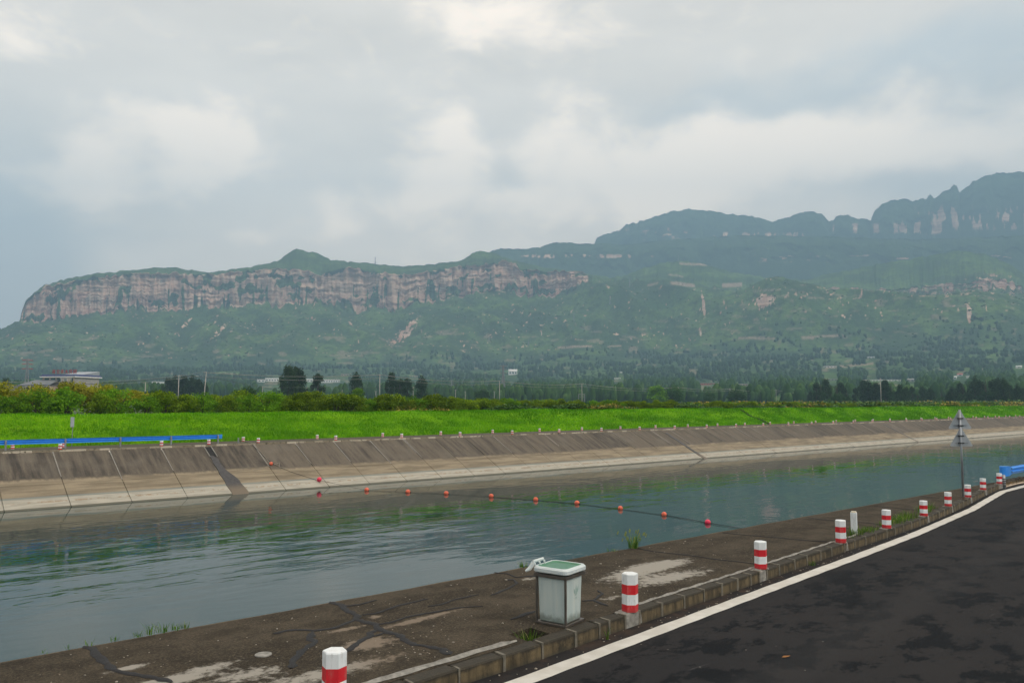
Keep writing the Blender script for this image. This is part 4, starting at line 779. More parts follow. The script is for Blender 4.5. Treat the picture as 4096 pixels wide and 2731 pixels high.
z0=(54.25-59.5)*.5
t=empty('float',W(27.75,54.25,z0+.17),0.,label='pink float resting on the pale foot of the far lining',cat='float',group='floats on the rope line'); obj('ball',bp_,t).scale=(1.1,1.1,1.1); obj('eyelet',em,t,loc=(0,-.17,0))
t=empty('float',W(25.03,56.65,-1.42+.13),0.,label='pale orange float lying on the dark part of the far lining',cat='float',group='floats on the rope line'); obj('ball',bo,t).scale=(.9,.9,.9); obj('eyelet',em,t,loc=(.15,0,0))
def rope(pts,r,m_,name,lab,cat='rope',sub=8,sag=.0,wig=0.):
    q=[]
    for i in range(len(pts)-1):
        a,b_=Vector(pts[i]),Vector(pts[i+1])
        for j in range(sub):
            s=j/sub; p=a.lerp(b_,s); p.z-=sag*4*s*(1-s); p.x+=wig*math.sin((i*sub+j)*1.7); q.append(p)
    q.append(Vector(pts[-1])); b=MB(); b.tube(q,r,5); return obj(name,b.mesh(name,m_),label=lab,cat=cat)
RR=.008
rope([W(27.75,54.1,z0+.1)]+[W(u,n,-2.97) for u,n in BU]+[W(34.0,20.5,-2.97),W(33.9,17.9,-2.9),W(34.3,14,-1.1),W(34.9,11.6,.02)],.009,M['rope'],'float_rope','dark rope threading the line of floats across the canal',sub=6,wig=.03)
rope([W(u+.1,n-.5,-2.985) for u,n in BU[3:]]+[W(34.4,20.5,-2.985),W(34.5,17.95,-2.9),W(34.9,14.2,-1.15),W(35.3,11.6,.02)],.006,M['rope'],'float_rope','second dark rope lying slack beside the nearer floats',sub=6,wig=.06)
rope([W(24.4,61.1,.35),W(24.85,59.6,.12),on(25.,58.2,.03),on(25.0,56.8,.1)],.014,M['ropel'],'mooring_rope','pale mooring rope from the stub down to the float on the lining')
rope([W(24.3,61.1,.3),W(24.7,59.6,.1),on(24.9,58,.03),on(25.3,56.6,.03),on(26.2,55.6,.03),on(27.6,54.4,.05)],.012,M['rope'],'mooring_rope','dark mooring rope running down the lining to the pink float')
rope([on(23.4,56.1,.03),on(24.2,56.3,.03),on(24.9,56.55,.04)],.014,M['ropel'],'loose_rope','loose pale rope end lying left of the float on the lining')
rope([on(25.2,56.6,.06),on(25.8,56.9,.04),on(25.5,56.3,.03),on(26.1,56.1,.03)],.016,M['ropel'],'loose_rope','loose tangled pale rope right of the float on the lining')
# dead leaf and litter on the road
b=MB(); b.add([(-.06,0,0),(-.02,.022,.012),(.03,.018,.004),(.07,0,.015),(.03,-.018,.01),(-.02,-.02,.003)],[(0,1,4,5),(1,2,3,4)]); obj('fallen_leaf',b.mesh('fallen_leaf',M['leafd']),loc=W(9.87,5.84,-.19),rz=.2,label='brown fallen leaf on the asphalt near the bottom',cat='leaf')
# ------------------------------------------------------------ weeds and tufts
def tuft(u,n,z,k_,h,sp,seed,name='grass_tuft',label='',group=None,heads=0):
    r=np.random.default_rng(seed); V=[];Fc=[];T=[];c=0
    for i in range(k_):
        a=r.uniform(0,6.28); q=r.uniform(0,1)**.5*sp; x0,y0=q*math.cos(a),q*math.sin(a)*.6; le=h*r.uniform(.5,1.15); bend=r.uniform(.15,.75); w_=r.uniform(.0025,.005)*(1+h*2); da=a+r.normal(0,.5); p=[]
        for s in (0,.35,.7,1.): p.append((x0+math.cos(da)*bend*le*s*s,y0+math.sin(da)*bend*le*s*s,le*(s-.25*bend*s*s)))
        px,py=-math.sin(da)*w_,math.cos(da)*w_; ww=(1,.9,.6,.05)
        for j,pp in enumerate(p): V+=[(pp[0]-px*ww[j],pp[1]-py*ww[j],pp[2]),(pp[0]+px*ww[j],pp[1]+py*ww[j],pp[2])]
        for j in range(3): Fc.append((c+2*j,c+2*j+1,c+2*j+3,c+2*j+2))
        T+=[r.uniform(0,1)]*8; c+=8
        if heads and i%3==0:
            e=p[-1]; 
            for j in range(2): 
                hx=.012; dx=(hx,0) if j else (0,hx); V+=[(e[0]-dx[0],e[1]-dx[1],e[2]-.01),(e[0]+dx[0],e[1]+dx[1],e[2]-.01),(e[0]+dx[0]+.02,e[1]+dx[1],e[2]+.06),(e[0]-dx[0]+.02,e[1]-dx[1],e[2]+.06)]; Fc.append((c,c+1,c+2,c+3)); T+=[1.]*4; c+=4
    return obj(name,mesh_np(name,V,Fc,M['weed'],False,{'tone':T}),loc=W(u,n,z),label=label,cat='grass tuft',group=group)
tuft(13.61,11.7,0,70,.34,.12,1,'grass_clump','seeding grass clump on the apron edge above the water',heads=1)
tuft(12.97,11.74,0,26,.09,.12,2,label='low tuft on the apron edge left of the seeding grass clump'); tuft(10.41,11.76,0,30,.14,.08,3,label='small tuft on the apron edge behind the waste bin')
tuft(7.42,8.28,-.13,60,.24,.12,4,label='dark green tuft growing in the pit beside the waste bin'); tuft(8.66,7.96,-.2,9,.2,.02,5,label='single thin weed against the kerb below the waste bin')
tuft(15.79,8.68,-.2,26,.13,.07,6,label='broad green weed at the foot of the kerb on the road'); 
g_='grass along the back of the kerb'
for i,(u,n,kk_,h,sp) in enumerate([(18.5,9.3,60,.14,.22),(19.05,9.32,90,.2,.22),(19.6,9.38,90,.17,.28),(20.1,9.42,60,.12,.2),(21.1,9.5,60,.13,.25),(21.7,9.55,90,.17,.3),(22.3,9.62,110,.2,.32),(22.95,9.7,110,.25,.28),(24.6,9.95,90,.22,.25),(25.0,10.02,60,.3,.15),(25.5,10.1,40,.13,.2),(14.1,8.84,40,.12,.12)]):
    tuft(u,n,0,kk_,h,sp,20+i,label=['grass tuft left of the white marker post','grass tuft at the foot of the white marker post','grass tuft just right of the white marker post','low grass tuft left of the bollard past the white post','thin grass right behind the bollard past the white post','grass tuft one step right of the bollard past the white post','thick grass tuft midway between two bollards past the white post','tall bright grass tuft hard left of a bollard','grass tuft hard right of the sixth bollard','taller weed sprig with seed heads by the sixth bollard','low grass right of the tall weed sprig','thin weeds beside the bollard where the long crack ends'][i],group=g_)
for i,(u,n,h,kk_) in enumerate([(2.51,11.78,.12,6),(2.74,11.78,.14,8),(3.05,11.78,.1,12),(3.34,11.78,.13,18),(3.5,11.78,.26,16),(3.66,11.78,.22,16),(3.85,11.78,.14,22),(3.98,11.78,.12,18),(2.2,11.78,.08,5)]):
    tuft(u,n,0,kk_,h*.8,.07,50+i,label=['thin weed on the edge just right of the tar crack mouth','two thin weeds on the apron edge at lower left','low weeds on the lower left apron edge','spreading weed left of the tallest edge weed','tallest weed on the lower left apron edge','weed right of the tallest edge weed','bushy low weed on the apron edge','last low weed toward the right on the edge','short weed farthest left on the apron edge'][i],group='weeds on the apron edge at lower left')
# ------------------------------------------------------------ shrubs and trees
def leafcloud(cent,rad3,nleaf,ls,seed,tone_top=True,fill=.55,asp=.55):
    """leaf quads on clump balls; cent (m,3), rad3 (m,3)"""
    r=np.random.default_rng(seed); m=len(cent); idx=r.integers(0,m,nleaf); d=r.normal(0,1,(nleaf,3)); d/=np.linalg.norm(d,axis=1)[:,None]; q=r.uniform(fill,1.05,nleaf)[:,None]
    c=cent[idx]+d*rad3[idx]*q
    a=r.normal(0,1,(nleaf,3))+d*.4; a/=np.linalg.norm(a,axis=1)[:,None]; b=np.cross(a,d+r.normal(0,.5,(nleaf,3))); b/=np.linalg.norm(b,axis=1)[:,None]
    s=ls*r.uniform(.6,1.4,nleaf)[:,None]; A=a*s; B=b*s*asp
    V=np.stack([c-A,c+B*.9,c+A,c-B*.9],1).reshape(-1,3); ct=r.uniform(0,1,m)[idx]
    t=np.clip(.45*r.uniform(0,1,nleaf)+.45*ct+.25*(q[:,0]-.7),0,1)
    return V,np.arange(4*nleaf).reshape(-1,4),np.repeat(t,4)
def bush_mesh(name,seed,w_,h,nleaf,ls,m_,nclump=26,low=.0):
    r=np.random.default_rng(seed); c=[];rr=[]
    for i in range(nclump):
        a=r.uniform(0,6.28); q=r.uniform(0,1)**.6; z=r.uniform(low,1)
        wd=math.sqrt(max(0,1-(max(z-.35,0)/.68)**2)); c.append((w_*.5*q*wd*math.cos(a),w_*.42*q*wd*math.sin(a),h*(.12+.76*z))); s=r.uniform(.13,.24)*h; rr.append((s*1.15,s*1.15,s))
    V,Fc,t=leafcloud(np.array(c),np.array(rr),nleaf,ls,seed); return mesh_np(name,V,Fc,m_,False,{'tone':t})
bA=[bush_mesh('foliage',s,3.4,2.6,2600,.11,M['leafA'],30) for s in (1,2,3,4)]; bB=[bush_mesh('foliage',s,3.,2.5,2400,.1,M['leafB'],30) for s in (5,6)]
bY=[bush_mesh('foliage',s,3.6,2.8,2600,.1,M['leafY'],36,.45) for s in (7,8)]; bV=[bush_mesh('foliage',s,3.4,2.0,2200,.13,M['leafV'],26) for s in (9,10)]
def stemm():
    b=MB(); 
    for i in range(5):
        a=i*1.3; b.tube([(0,0,-.1),(.25*math.cos(a),.25*math.sin(a),.7),(.7*math.cos(a),.7*math.sin(a),1.6)],[.05,.035,.015],5)
    return b.mesh('stem',M['bark'])
sm_=stemm()
cnt=0
def put_bush(u,n,z,me,s,sz,name,lab,grp,cat='shrub'):
    t=empty(name,W(u,n,z),random.uniform(0,6.28),label=lab,cat=cat,group=grp); t.scale=(s,s,sz)
    obj('foliage',me,t); obj('stem',sm_,t); return t
def hprof(u): return float(np.interp(u,[0,12,30,45,60,90,150,330],[.8,.8,.76,.7,.6,.5,.45,.45]))
STR=[(17,'below the grey building'),(27,'between the grey building and the rounded grove'),(36,'before the rounded grove and leaning pole'),(50,'left of the largest poplar group'),(62,'before the largest poplar group'),(80,'before the single poplars and the bright round tree'),(105,'before the clustered poplars and the lattice tower'),(140,'left of the small steel frame'),(9999,'in the thin far stretch toward the right edge')]
def stretch(u): return [b_ for a_,b_ in STR if u<a_][0]
rb=random.Random(5); u=5.5
while u<230:
    z=2.2; k_=hprof(u)*rb.uniform(.74,1.26)
    br=rb.random()<.3
    put_bush(u,73.2+rb.uniform(-.5,.5),z-.1,rb.choice(bB if br else bA),k_*1.12,k_,'shrub',('bright green front row shrub ' if br else 'olive green front row shrub ')+stretch(u),'front row shrubs behind the embankment')
    u+=2.3*max(k_,.6)*rb.uniform(.85,1.2)
u=4.
while u<150:
    k_=hprof(u)*rb.uniform(.95,1.25)
    if u<27:
        me=rb.choice(bY if (9<u<25 and rb.random()<.9) else bV+bA); nm=('flowering_shrub','yellow flowering shrub in the second row below the grey building') if me in bY else ('shrub','green shrub among the yellow flowering ones in the second row')
        ky=1.12 if me in bY else .92; put_bush(u,77.+rb.uniform(-1,1),2.,me,k_*1.1*ky,k_*ky,nm[0],nm[1],'second row shrubs below the building')
    else:
        me=rb.choice(bA+bV+bB); put_bush(u,77.5+rb.uniform(-1.2,1.2),2.1,me,k_*1.1,k_,'shrub','green half hidden second row shrub '+stretch(u),'second row shrubs behind the embankment')
    u+=2.9*rb.uniform(.8,1.2)*max(.6,k_)
u=2.
while u<75:
    k_=hprof(u)*rb.uniform(1.,1.3); put_bush(u,82+rb.uniform(-2,2),2.1,rb.choice(bA+bV),k_*1.2,k_*.86,'shrub','dark green rearmost row shrub '+stretch(u),'rear shrubs behind the embankment'); u+=3.6*rb.uniform(.8,1.2)
# low vines and flowering ground cover further along
def cover():
    out=[]; r=np.random.default_rng(77)
    for (a,b_,n0,n1,cnt_,ls,hh) in [(45,120,71.5,100,26000,.16,.8),(120,330,71.5,140,34000,.3,1.1),(330,800,72,220,22000,.6,1.7)]:
        u=r.uniform(a,b_,cnt_); n=n0+(n1-n0)*r.uniform(0,1,cnt_)**1.4; z=2.0+hh*(.3+1.1*ss(.3,.75,fbm(u/7,n/5,4,100)))*r.uniform(.6,1.05,cnt_)
        c=np.stack([u*U[0]+n*NN[0],u*U[1]+n*NN[1],z],1); A=r.normal(0,1,(cnt_,3)); A[:,2]*=.5; A/=np.linalg.norm(A,axis=1)[:,None]; B=np.cross(A,r.normal(0,1,(cnt_,3))+np.array([0,0,1.])); B/=np.linalg.norm(B,axis=1)[:,None]
        V=np.stack([c-A*ls,c+B*ls*.6,c+A*ls,c-B*ls*.6],1).reshape(-1,3); y=ss(.54,.66,fbm(u/16,n/9,3,101)); t=r.uniform(0,.6,cnt_); out.append((V,np.repeat(t,4),np.repeat((r.uniform(0,1,cnt_)<y*.75).astype(float),4)))
    V=np.concatenate([o[0] for o in out]); t=np.concatenate([o[1] for o in out]); y=np.concatenate([o[2] for o in out])
    def fn(k):
        t=k.new('ShaderNodeAttribute',attribute_name='tone').outputs['Fac']; yy=k.new('ShaderNodeAttribute',attribute_name='yel').outputs['Fac']
        return {'Base Color':k.mix(yy,k.mix(t,(.03,.09,.015),(.12,.24,.03)),(.3,.25,.03)),'Roughness':.75}
    return mesh_np('ground_cover',V,np.arange(len(V)).reshape(-1,4),mat('ground_cover',fn),False,{'tone':t,'yel':y})
obj('ground_cover',cover(),kind='stuff',label='low vines and yellow flowering ground cover beyond the embankment')
# trees
def trunkm(h,r0,limbs=6,seed=0,spread=.12):
    r=random.Random(seed); b=MB(); b.tube([(0,0,-.3),(.02*h*.2,0,h*.3),(-.01*h,.01*h,h*.6),(0,0,h*.93)],[r0,r0*.75,r0*.45,r0*.12],7)
    for i in range(limbs):
        z=h*r.uniform(.18,.75); a=r.uniform(0,6.28); l=h*spread*r.uniform(.7,1.3); b.tube([(0,0,z),(l*.5*math.cos(a),l*.5*math.sin(a),z+l*.7),(l*math.cos(a),l*math.sin(a),z+l*1.5)],[r0*.3,r0*.2,r0*.06],5)
    return b.mesh('trunk',M['bark'])
def treem(seed,h,w_,nleaf,ls,m_,kind_='poplar',ncl=60):
    r=np.random.default_rng(seed); c=[];rr=[]
    for i in range(ncl):
        z=r.uniform(0,1); 
        if kind_=='poplar': wd=np.interp(z,[0,.12,.4,.75,1],[.45,.85,1.,.75,.18]); zz=h*(.1+.86*z)
        elif kind_=='round': wd=np.interp(z,[0,.2,.5,.8,1],[.55,.95,1.,.8,.35]); zz=h*(.22+.7*z)
        a=r.uniform(0,6.28); q=r.uniform(0,1)**.5; c.append((w_*.5*wd*q*math.cos(a)*.9,w_*.5*wd*q*math.sin(a)*.9,zz)); s=w_*r.uniform(.1,.19)
        rr.append((s,s,s*(1.5 if kind_=='poplar' else .9)))
    V,Fc,t=leafcloud(np.array(c),np.array(rr),nleaf,ls,seed,fill=.3); return mesh_np('crown',V,Fc,m_,False,{'tone':t})
pop=[treem(s,16,8.4,5200,.34,M['leafP'],'poplar',80) for s in (31,32)]+[treem(33,16,5.6,3600,.32,M['leafP'],'poplar',60)]; rnd_=[treem(41,9,8,3600,.3,M['leafB'],'round',60),treem(42,9,9,3600,.3,M['leafF'],'round',60)]
ptr=[trunkm(16,.38,9,1,.13)]; rtr=[trunkm(9,.25,8,2,.3)]
def D2(x,dist,gz=1.8):
    a=DA(x,926)[0]; return (dist*math.sin(a),dist*math.cos(a),gz)
def put_tree(x,ytop,dist,cm,tm_,baseh,name,lab,wsc=1.,grp=None,gz=1.8):
    loc=D2(x,dist,gz); e=DA(x,ytop)[1]; h=CH+e*dist-gz; s=h/baseh
    t=empty(name,loc,random.uniform(0,6.28),label=lab,cat='tree',group=grp); t.scale=(s*wsc,s*wsc,s); obj('crown',cm,t); obj('trunk',tm_,t); return t
G='tall dark poplars beyond the shrubs'
put_tree(662,842,330,pop[0],ptr[0],16,'poplar_tree','left half of the largest dark poplar group, right of the leaning pole',1.02,G); put_tree(688,850,334,pop[1],ptr[0],16,'poplar_tree','right half of the largest dark poplar group',.95,G)
put_tree(674,836,345,pop[2],ptr[0],16,'poplar_tree','tallest central crown of the largest dark poplar group',1.1,G)
put_tree(729,853,350,pop[2],ptr[0],16,'poplar_tree','single slim dark poplar right of the largest group',1.25,G)
put_tree(818,859,370,pop[1],ptr[0],16,'poplar_tree','single dark poplar behind the bright green round tree',1.0,G)
put_tree(899,857,365,pop[0],ptr[0],16,'poplar_tree','tallest of the clustered dark poplars right of the tall white pole',.85,G); put_tree(918,866,370,pop[2],ptr[0],16,'poplar_tree','lower middle crown of the clustered poplars',1.1,G); put_tree(936,864,365,pop[2],ptr[0],16,'poplar_tree','slim dark poplar at the right of the cluster',1.15,G); put_tree(968,867,360,pop[1],ptr[0],16,'poplar_tree','broad dark poplar standing alone right of the cluster',1.1,G)
put_tree(821,891,210,rnd_[0],rtr[0],9,'round_tree','small bright green round tree before a dark poplar',.9); put_tree(1108,894,420,rnd_[1],rtr[0],9,'round_tree','pale round tree far beyond the shrubs left of a white pole',1.15); put_tree(1115,914,190,rnd_[0],rtr[0],9,'round_tree','small bright green tree at the edge of the shrubs left of centre',1.2)
put_tree(1510,886,420,rnd_[0],rtr[0],9,'round_tree','left half of the bright green willow-like tree',1.3); put_tree(1545,887,424,rnd_[1],rtr[0],9,'round_tree','right half of the bright green willow-like tree',1.3); put_tree(1690,895,430,rnd_[1],rtr[0],9,'round_tree','pale green round tree right of the willow-like pair',1.3); put_tree(1630,898,470,rnd_[1],rtr[0],9,'round_tree','dull green tree between the willow pair and the pale round tree',1.)
put_tree(255*1.0+95,893,230,rnd_[1],rtr[0],9,'round_tree','dark feathery tree right of the grey building',1.2); put_tree(565,888,200,rnd_[1],rtr[0],9,'round_tree','feathery dark green tree top rising from the shrubs left of the poplars',1.3)
for i,(x,y,ww) in enumerate([(386,870,1.1),(402,866,1.2),(420,865,1.2),(438,866,1.2),(455,872,1.1),(468,880,1.)]): put_tree(x,y,470,pop[i%2],ptr[0],16,'poplar_tree','poplar in the dark rounded grove behind the two leaning poles',ww,'grove behind the leaning poles')
for i,(x,y) in enumerate([(108,875),(95,880),(10,870),(118,884)]): put_tree(x,y,520,pop[i%2],ptr[0],16,'poplar_tree','dark tree standing behind the grey building',1.1,'dark trees behind the grey building')
rr_=random.Random(9)
for i,(x,y) in enumerate([(1876,875),(1888,871),(1900,872),(1922,876),(1930,880),(1948,890),(1965,888),(1982,874),(1994,876),(2010,880),(2022,872),(2036,874),(2050,870),(2066,884),(2080,890),(2098,884),(2120,888),(2140,892),(2165,894),(2190,890),(2205,880),(2215,876),(2242,868),(2252,870),(2268,866),(2280,868),(2292,870),(2306,872),(2318,880),(2335,885),(2352,888),(2370,880),(1862,900),(1908,898),(2110,900),(2150,902),(2180,900),(2225,895)]):
    tl=y<878; put_tree(x+rr_.uniform(-3,3),y,rr_.uniform(430,500),pop[rr_.randrange(3)] if rr_.random()<.8 else rnd_[1],ptr[0],16 if True else 9,'poplar_tree','tall dark tree in the belt at the right before the slopes' if tl else 'lower dark tree in the belt at the right before the slopes',1.05,'dark tree belt at the right')
H_=[(638,1540,48,9,'small white building cluster left of the rounded grove','wallw','wallw','flat'),(1045,1528,26,8,'short white building left of the long white sheds','wallw','wallw','flat'),(1095,1526,60,10,'long white shed left of the largest poplar','wallw','wallw','flat'),(1245,1527,34,9,'white shed between the largest poplar and the slim one','wallw','wallw','flat'),(1322,1530,74,9,'long white shed right of the slim poplar','wallw','wallw','flat'),(2052,1499,34,14,'white house alone on the slope left of centre','wallw','wallw','gable'),(1380,1502,28,5,'tan low building above the poplars','wallt','wallt','flat'),(1655,1508,30,4,'pale thin roof line above the clustered poplars','wallt','wallt','flat'),
(2840,1538,70,4,'long low red tinted wall below the fan fields','roofr','wallt','flat'),(2970,1541,40,4,'pale low sheds right of the red tinted wall','wallt','wallw','flat'),(3330,1522,34,5,'grey sheds left of the dark right hand belt','wallg','wallg','flat'),(3515,1524,104,4,'very long thin white shed right of centre of the right side','wallw','wallw','flat'),(3590,1524,24,4,'short white shed at the end of the very long one','wallw','wallw','flat'),(3642,1526,26,7,'grey farmhouse behind the tall dark topped pole','wallg','wallg','gable'),(3820,1516,12,7,'small white house near the red roofed one','wallw','wallw','gable'),(3841,1504,16,6,'small house with a red roof high at the right','wallw','roofr','gable'),(3872,1511,8,6,'tiny white hut right of the red roofed house','wallw','wallw','flat'),(4077,1473,16,6,'white hut at the far right on the slope','wallw','wallw','gable'),(3320,1470,44,3,'thin white roof on the fan above the fields','wallw','wallw','flat'),(3485,1433,22,5,'white building high on the fan right of centre','wallw','wallw','flat'),(2485,1492,8,3,'tiny white hut on the fan in the middle','wallw','wallw','flat'),(2470,1516,24,3,'pale low building on the fan in the middle','wallw','wallw','flat')]
H_=[(a_,b_,c_,max(6.5,d_*1.45),*e_) for a_,b_,c_,d_,*e_ in H_]
KO=[]
for h_ in H_:
    x_,y_=h_[0]/1.7415,min(h_[1]/1.7415,921); p_=ground_at(x_,y_); KO.append((math.atan2(p_[0],p_[1]),math.hypot(p_[0],p_[1]),(h_[2]/2+6)/F))
def clear_of(P_):
    A_=np.arctan2(P_[:,0],P_[:,1]); R_=np.hypot(P_[:,0],P_[:,1]); k_=np.ones(len(P_),bool)
    for a,rr_,w_ in KO: k_&=~((np.abs(A_-a)<w_)&(R_<rr_+25)&(R_>rr_*.55))
    return P_[k_]
# far-off woods: low spindle crowns merged into one mass
def spindle(seed,k_=6):
    r=np.random.default_rng(seed); z=np.array([0,.2,.5,.82,1.]); w_=np.array([.35,.9,1.,.85,.3]); V=[]
    for i in range(5):
        for j in range(k_): a=j*2*math.pi/k_+i*.5; q=w_[i]*r.uniform(.65,1.25); V.append((.5*q*math.cos(a),.5*q*math.sin(a),z[i]+r.uniform(-.05,.05)*(0<i<4)))
    F_=[(i*k_+j,i*k_+(j+1)%k_,(i+1)*k_+(j+1)%k_,(i+1)*k_+j) for i in range(4) for j in range(k_)]; return np.array(V),np.array(F_)
SP=[spindle(s) for s in range(6)]
def mass(name,P_,wd,ht,m_,label,seed=0):
    r=np.random.default_rng(seed); V=[];Fc=[];T=[];c=0
    for i in range(len(P_)):
        v,f=SP[i%6]; V.append(v*np.array([wd[i],wd[i],ht[i]])+P_[i]); Fc.append(f+c); c+=len(v); T.append(np.clip(r.uniform(.1,.8)+r.uniform(-.3,.3,len(v)),0,1))
    return obj(name,mesh_np(name,np.concatenate(V),np.concatenate(Fc),m_,False,{'tone':np.concatenate(T)}),kind='stuff',label=label)
def sample_r(A_,R_):
    """height of the sheet at azimuth, distance"""
    c=np.clip(np.searchsorted(AZ,A_),0,NA-1); z=np.empty(len(A_))
    for q in range(len(A_)): z[q]=np.interp(R_[q],R1[:206,c[q]],Z1[:206,c[q]])
    return z
r=np.random.default_rng(3)
def scatter(n,r0,r1,thr,seed,sx=60.,pw=1.):
    x=r.uniform(-120,2480,n*4); rr=r0+(r1-r0)*r.uniform(0,1,n*4)**pw; f=fbm(x*rr/1600/sx+seed,rr/70,4,seed); k_=f>thr; x,rr=x[k_][:n],rr[k_][:n]; A_=np.array([DA(q,926)[0] for q in x]); z=np.maximum(sample_r(A_,rr),1.6); return np.stack([rr*np.sin(A_),rr*np.cos(A_),z-.5],1),rr
P1,q1=scatter(4600,560,1500,.5,200); P1=clear_of(P1); mass('distant_wood',P1,r.uniform(4,7.5,len(P1)),r.uniform(8,16,len(P1)),M['leafF'],'distant belts of poplars on the plain below the mountain',1)
P2,q2=scatter(4200,1350,2350,.54,210); P2=clear_of(P2); mass('distant_wood',P2,r.uniform(5,10,len(P2)),r.uniform(7,14,len(P2)),M['leafF'],'distant woods and orchards on the rising ground',2)
P3,q3=scatter(4200,1000,2900,.47,220,30.); P3=clear_of(P3); mass('hillside_scrub',P3,r.uniform(4,9,len(P3)),r.uniform(1.5,4,len(P3)),M['leafF'],'scrub dotted over the lower mountain slopes',3)
# ------------------------------------------------------------ power poles, pylons and wires
def PD(px,py): return px/1.7415,py/1.7415
polehd={}
def cpole(x,ytop,h,lab,gz=1.9,arms=1,dist=None,grp='concrete power poles on the plain',lean=0):
    e=DA(x,ytop)[1]; d=dist or (h+gz-CH)/max(e,.004); h=CH+e*d-gz
    t=empty('power_pole',D2(x,d,gz),rad(40),label=lab,cat='power pole',group=grp); b=MB(); b.tube([(0,0,-.5),(0,0,h)],[.19,.11],8); p=obj('pole',b.mesh('pole',M['conc'],smooth=True),t); t.rotation_euler[1]=lean
    for j in range(arms):
        z=h-.35-j*1.1; b=MB(); b.box((-.9,-.05,z-.05),(.9,.05,z+.05)); a=obj('crossarm',b.mesh('crossarm',M['steel']),t)
        for xx in (-.8,0,.8): b=MB(); b.prism([(.07*math.cos(q*1.05)+xx,.07*math.sin(q*1.05)) for q in range(6)],z+.05,z+.3); obj('insulator',b.mesh('insulator',M['mortar']),a)
    l=Vector(t.location); top=l+Vector((math.sin(lean)*h,0,h*math.cos(lean))); return top,d
TL=[(813,1486,11,'leaning concrete pole right of the rounded grove'),(1518,1496,11.5,'tall pale concrete pole between the poplar groups'),(1998,1521,11,'tall pale pole left of the white hillside houses'),(2328,1533,11,'tall pole standing beside a small steel frame'),(2714,1547,11,'pale pole at the right side of the willow-like tree'),(2921,1553,11,'pale pole left of the pale round tree to the right'),(3106,1559,11,'pole just left of the dark right hand belt'),(3317,1567,11,'short looking pole before the dark belt, first in it'),(3475,1573,11,'short looking pole before the dark belt, second in it'),(3619,1574,11,'short looking pole before the dark belt, third in it'),(3741,1577,11,'short looking pole before the dark belt, fourth in it'),(3895,1577,11,'short looking pole left of the sign top, beyond the shrubs'),(3970,1573,11,'last pole of the row at the right edge')]
tops=[]
for px,py,h,lab in TL:
    x,y=PD(px,py); tp,d=cpole(x,y,h,lab,lean=.06 if px==813 else 0); tops.append(tp)
for px,py,h,lab,ar in [(3525,1512,12,'taller dark topped pole standing among the right hand row',1),(712,1499,11,'square concrete pole before the rounded grove',2),(579,1528,9,'pole right of the grey building, first beyond it',1),(1049,1545,9,'thin pole left of the largest poplar group',1),(1226,1547,9,'pole at the right foot of the largest poplar group',0),(1368,1558,9,'stout short pole right of the slim poplar',0),(1503,1563,8,'thin pole just left of the tall pale pole',1),(1822,1558,9,'thin pole right of the lattice tower',1),(1861,1564,9,'thin pole second right of the lattice tower',1),(1977,1564,9,'thin pole left of the tall pale pole by the white houses',1),(2009,1573,9,'thin pole right of the tall pale pole by the white houses',1),(2225,1576,9,'thin pole right of the two lattice towers, left one',1),(2245,1576,9,'thin pole right of the two lattice towers, right one',1),(2592,1583,9,'dark short pole left of the willow-like tree',1),(1652,1546,9,'thin pole behind the clustered poplars',1),(627,1557,8,'short pole second beyond the grey building',0),(1329,1576,8,'small pole beside the blue roofed shed',1),(1746,1572,8,'small pole just left of the lattice tower',1)]:
    x,y=PD(px,py); cpole(x,y,h,lab,arms=ar)
def wire(a,b_,sag,r_,m_,lab,grp,n=10):
    q=[]
    for j in range(n+1):
        s=j/n; p=Vector(a).lerp(Vector(b_),s); p.z-=sag*4*s*(1-s); q.append(p)
    b=MB(); b.tube(q,r_,3,cap=False); return obj('power_wire',b.mesh('power_wire',m_),label=lab,cat='wire',group=grp)
gw='wires strung along the row of tall poles'
lf=Vector(D2(-60,200,10.5)); 
for i in range(len(tops)-1):
    for dz,off in ((-.2,.9),(-.2,-.9),(-1.4,0)):
        a=tops[i]+Vector((off*.75,off*.6,dz)); b_=tops[i+1]+Vector((off*.75,off*.6,dz)); wire(a,b_,(b_-a).length*.012+.3,.028+.00006*a.length,M['wirel'],'thin pale wire sagging between two tall poles',gw)
for j,(ya,yb) in enumerate([(876,862),(884,870)]):
    a=Vector(D2(-40,150,0)); a.z=CH+DA(-40,ya)[1]*150; b_=Vector(tops[0]); b_.z-=.8*j; wire(a,b_,1.2,.03,M['wirel'],'pale wire passing in front of the grey building','wires before the building')
pts=[(-30,885,165),(110,887,165),(235,880,175),(330,873,190),(430,863,230)]; P3_=[]
for x,y,d in pts: v=Vector(D2(x,d,0)); v.z=CH+DA(x,y)[1]*d; P3_.append(v)
rope(P3_,.05,M['wire'],'power_wire','thick black cable passing in front of the grey building','wire',sub=4)
pts=[(430,863,230),(500,870,260),(620,893,300),(640,890,300),(760,889,330),(900,891,360),(1150,895,420)]; P3_=[]
for x,y,d in pts: v=Vector(D2(x,d,0)); v.z=CH+DA(x,y)[1]*d; P3_.append(v)
rope(P3_,.05,M['wire'],'power_wire','dark cable sagging across the foot of the poplars','wire',sub=4)
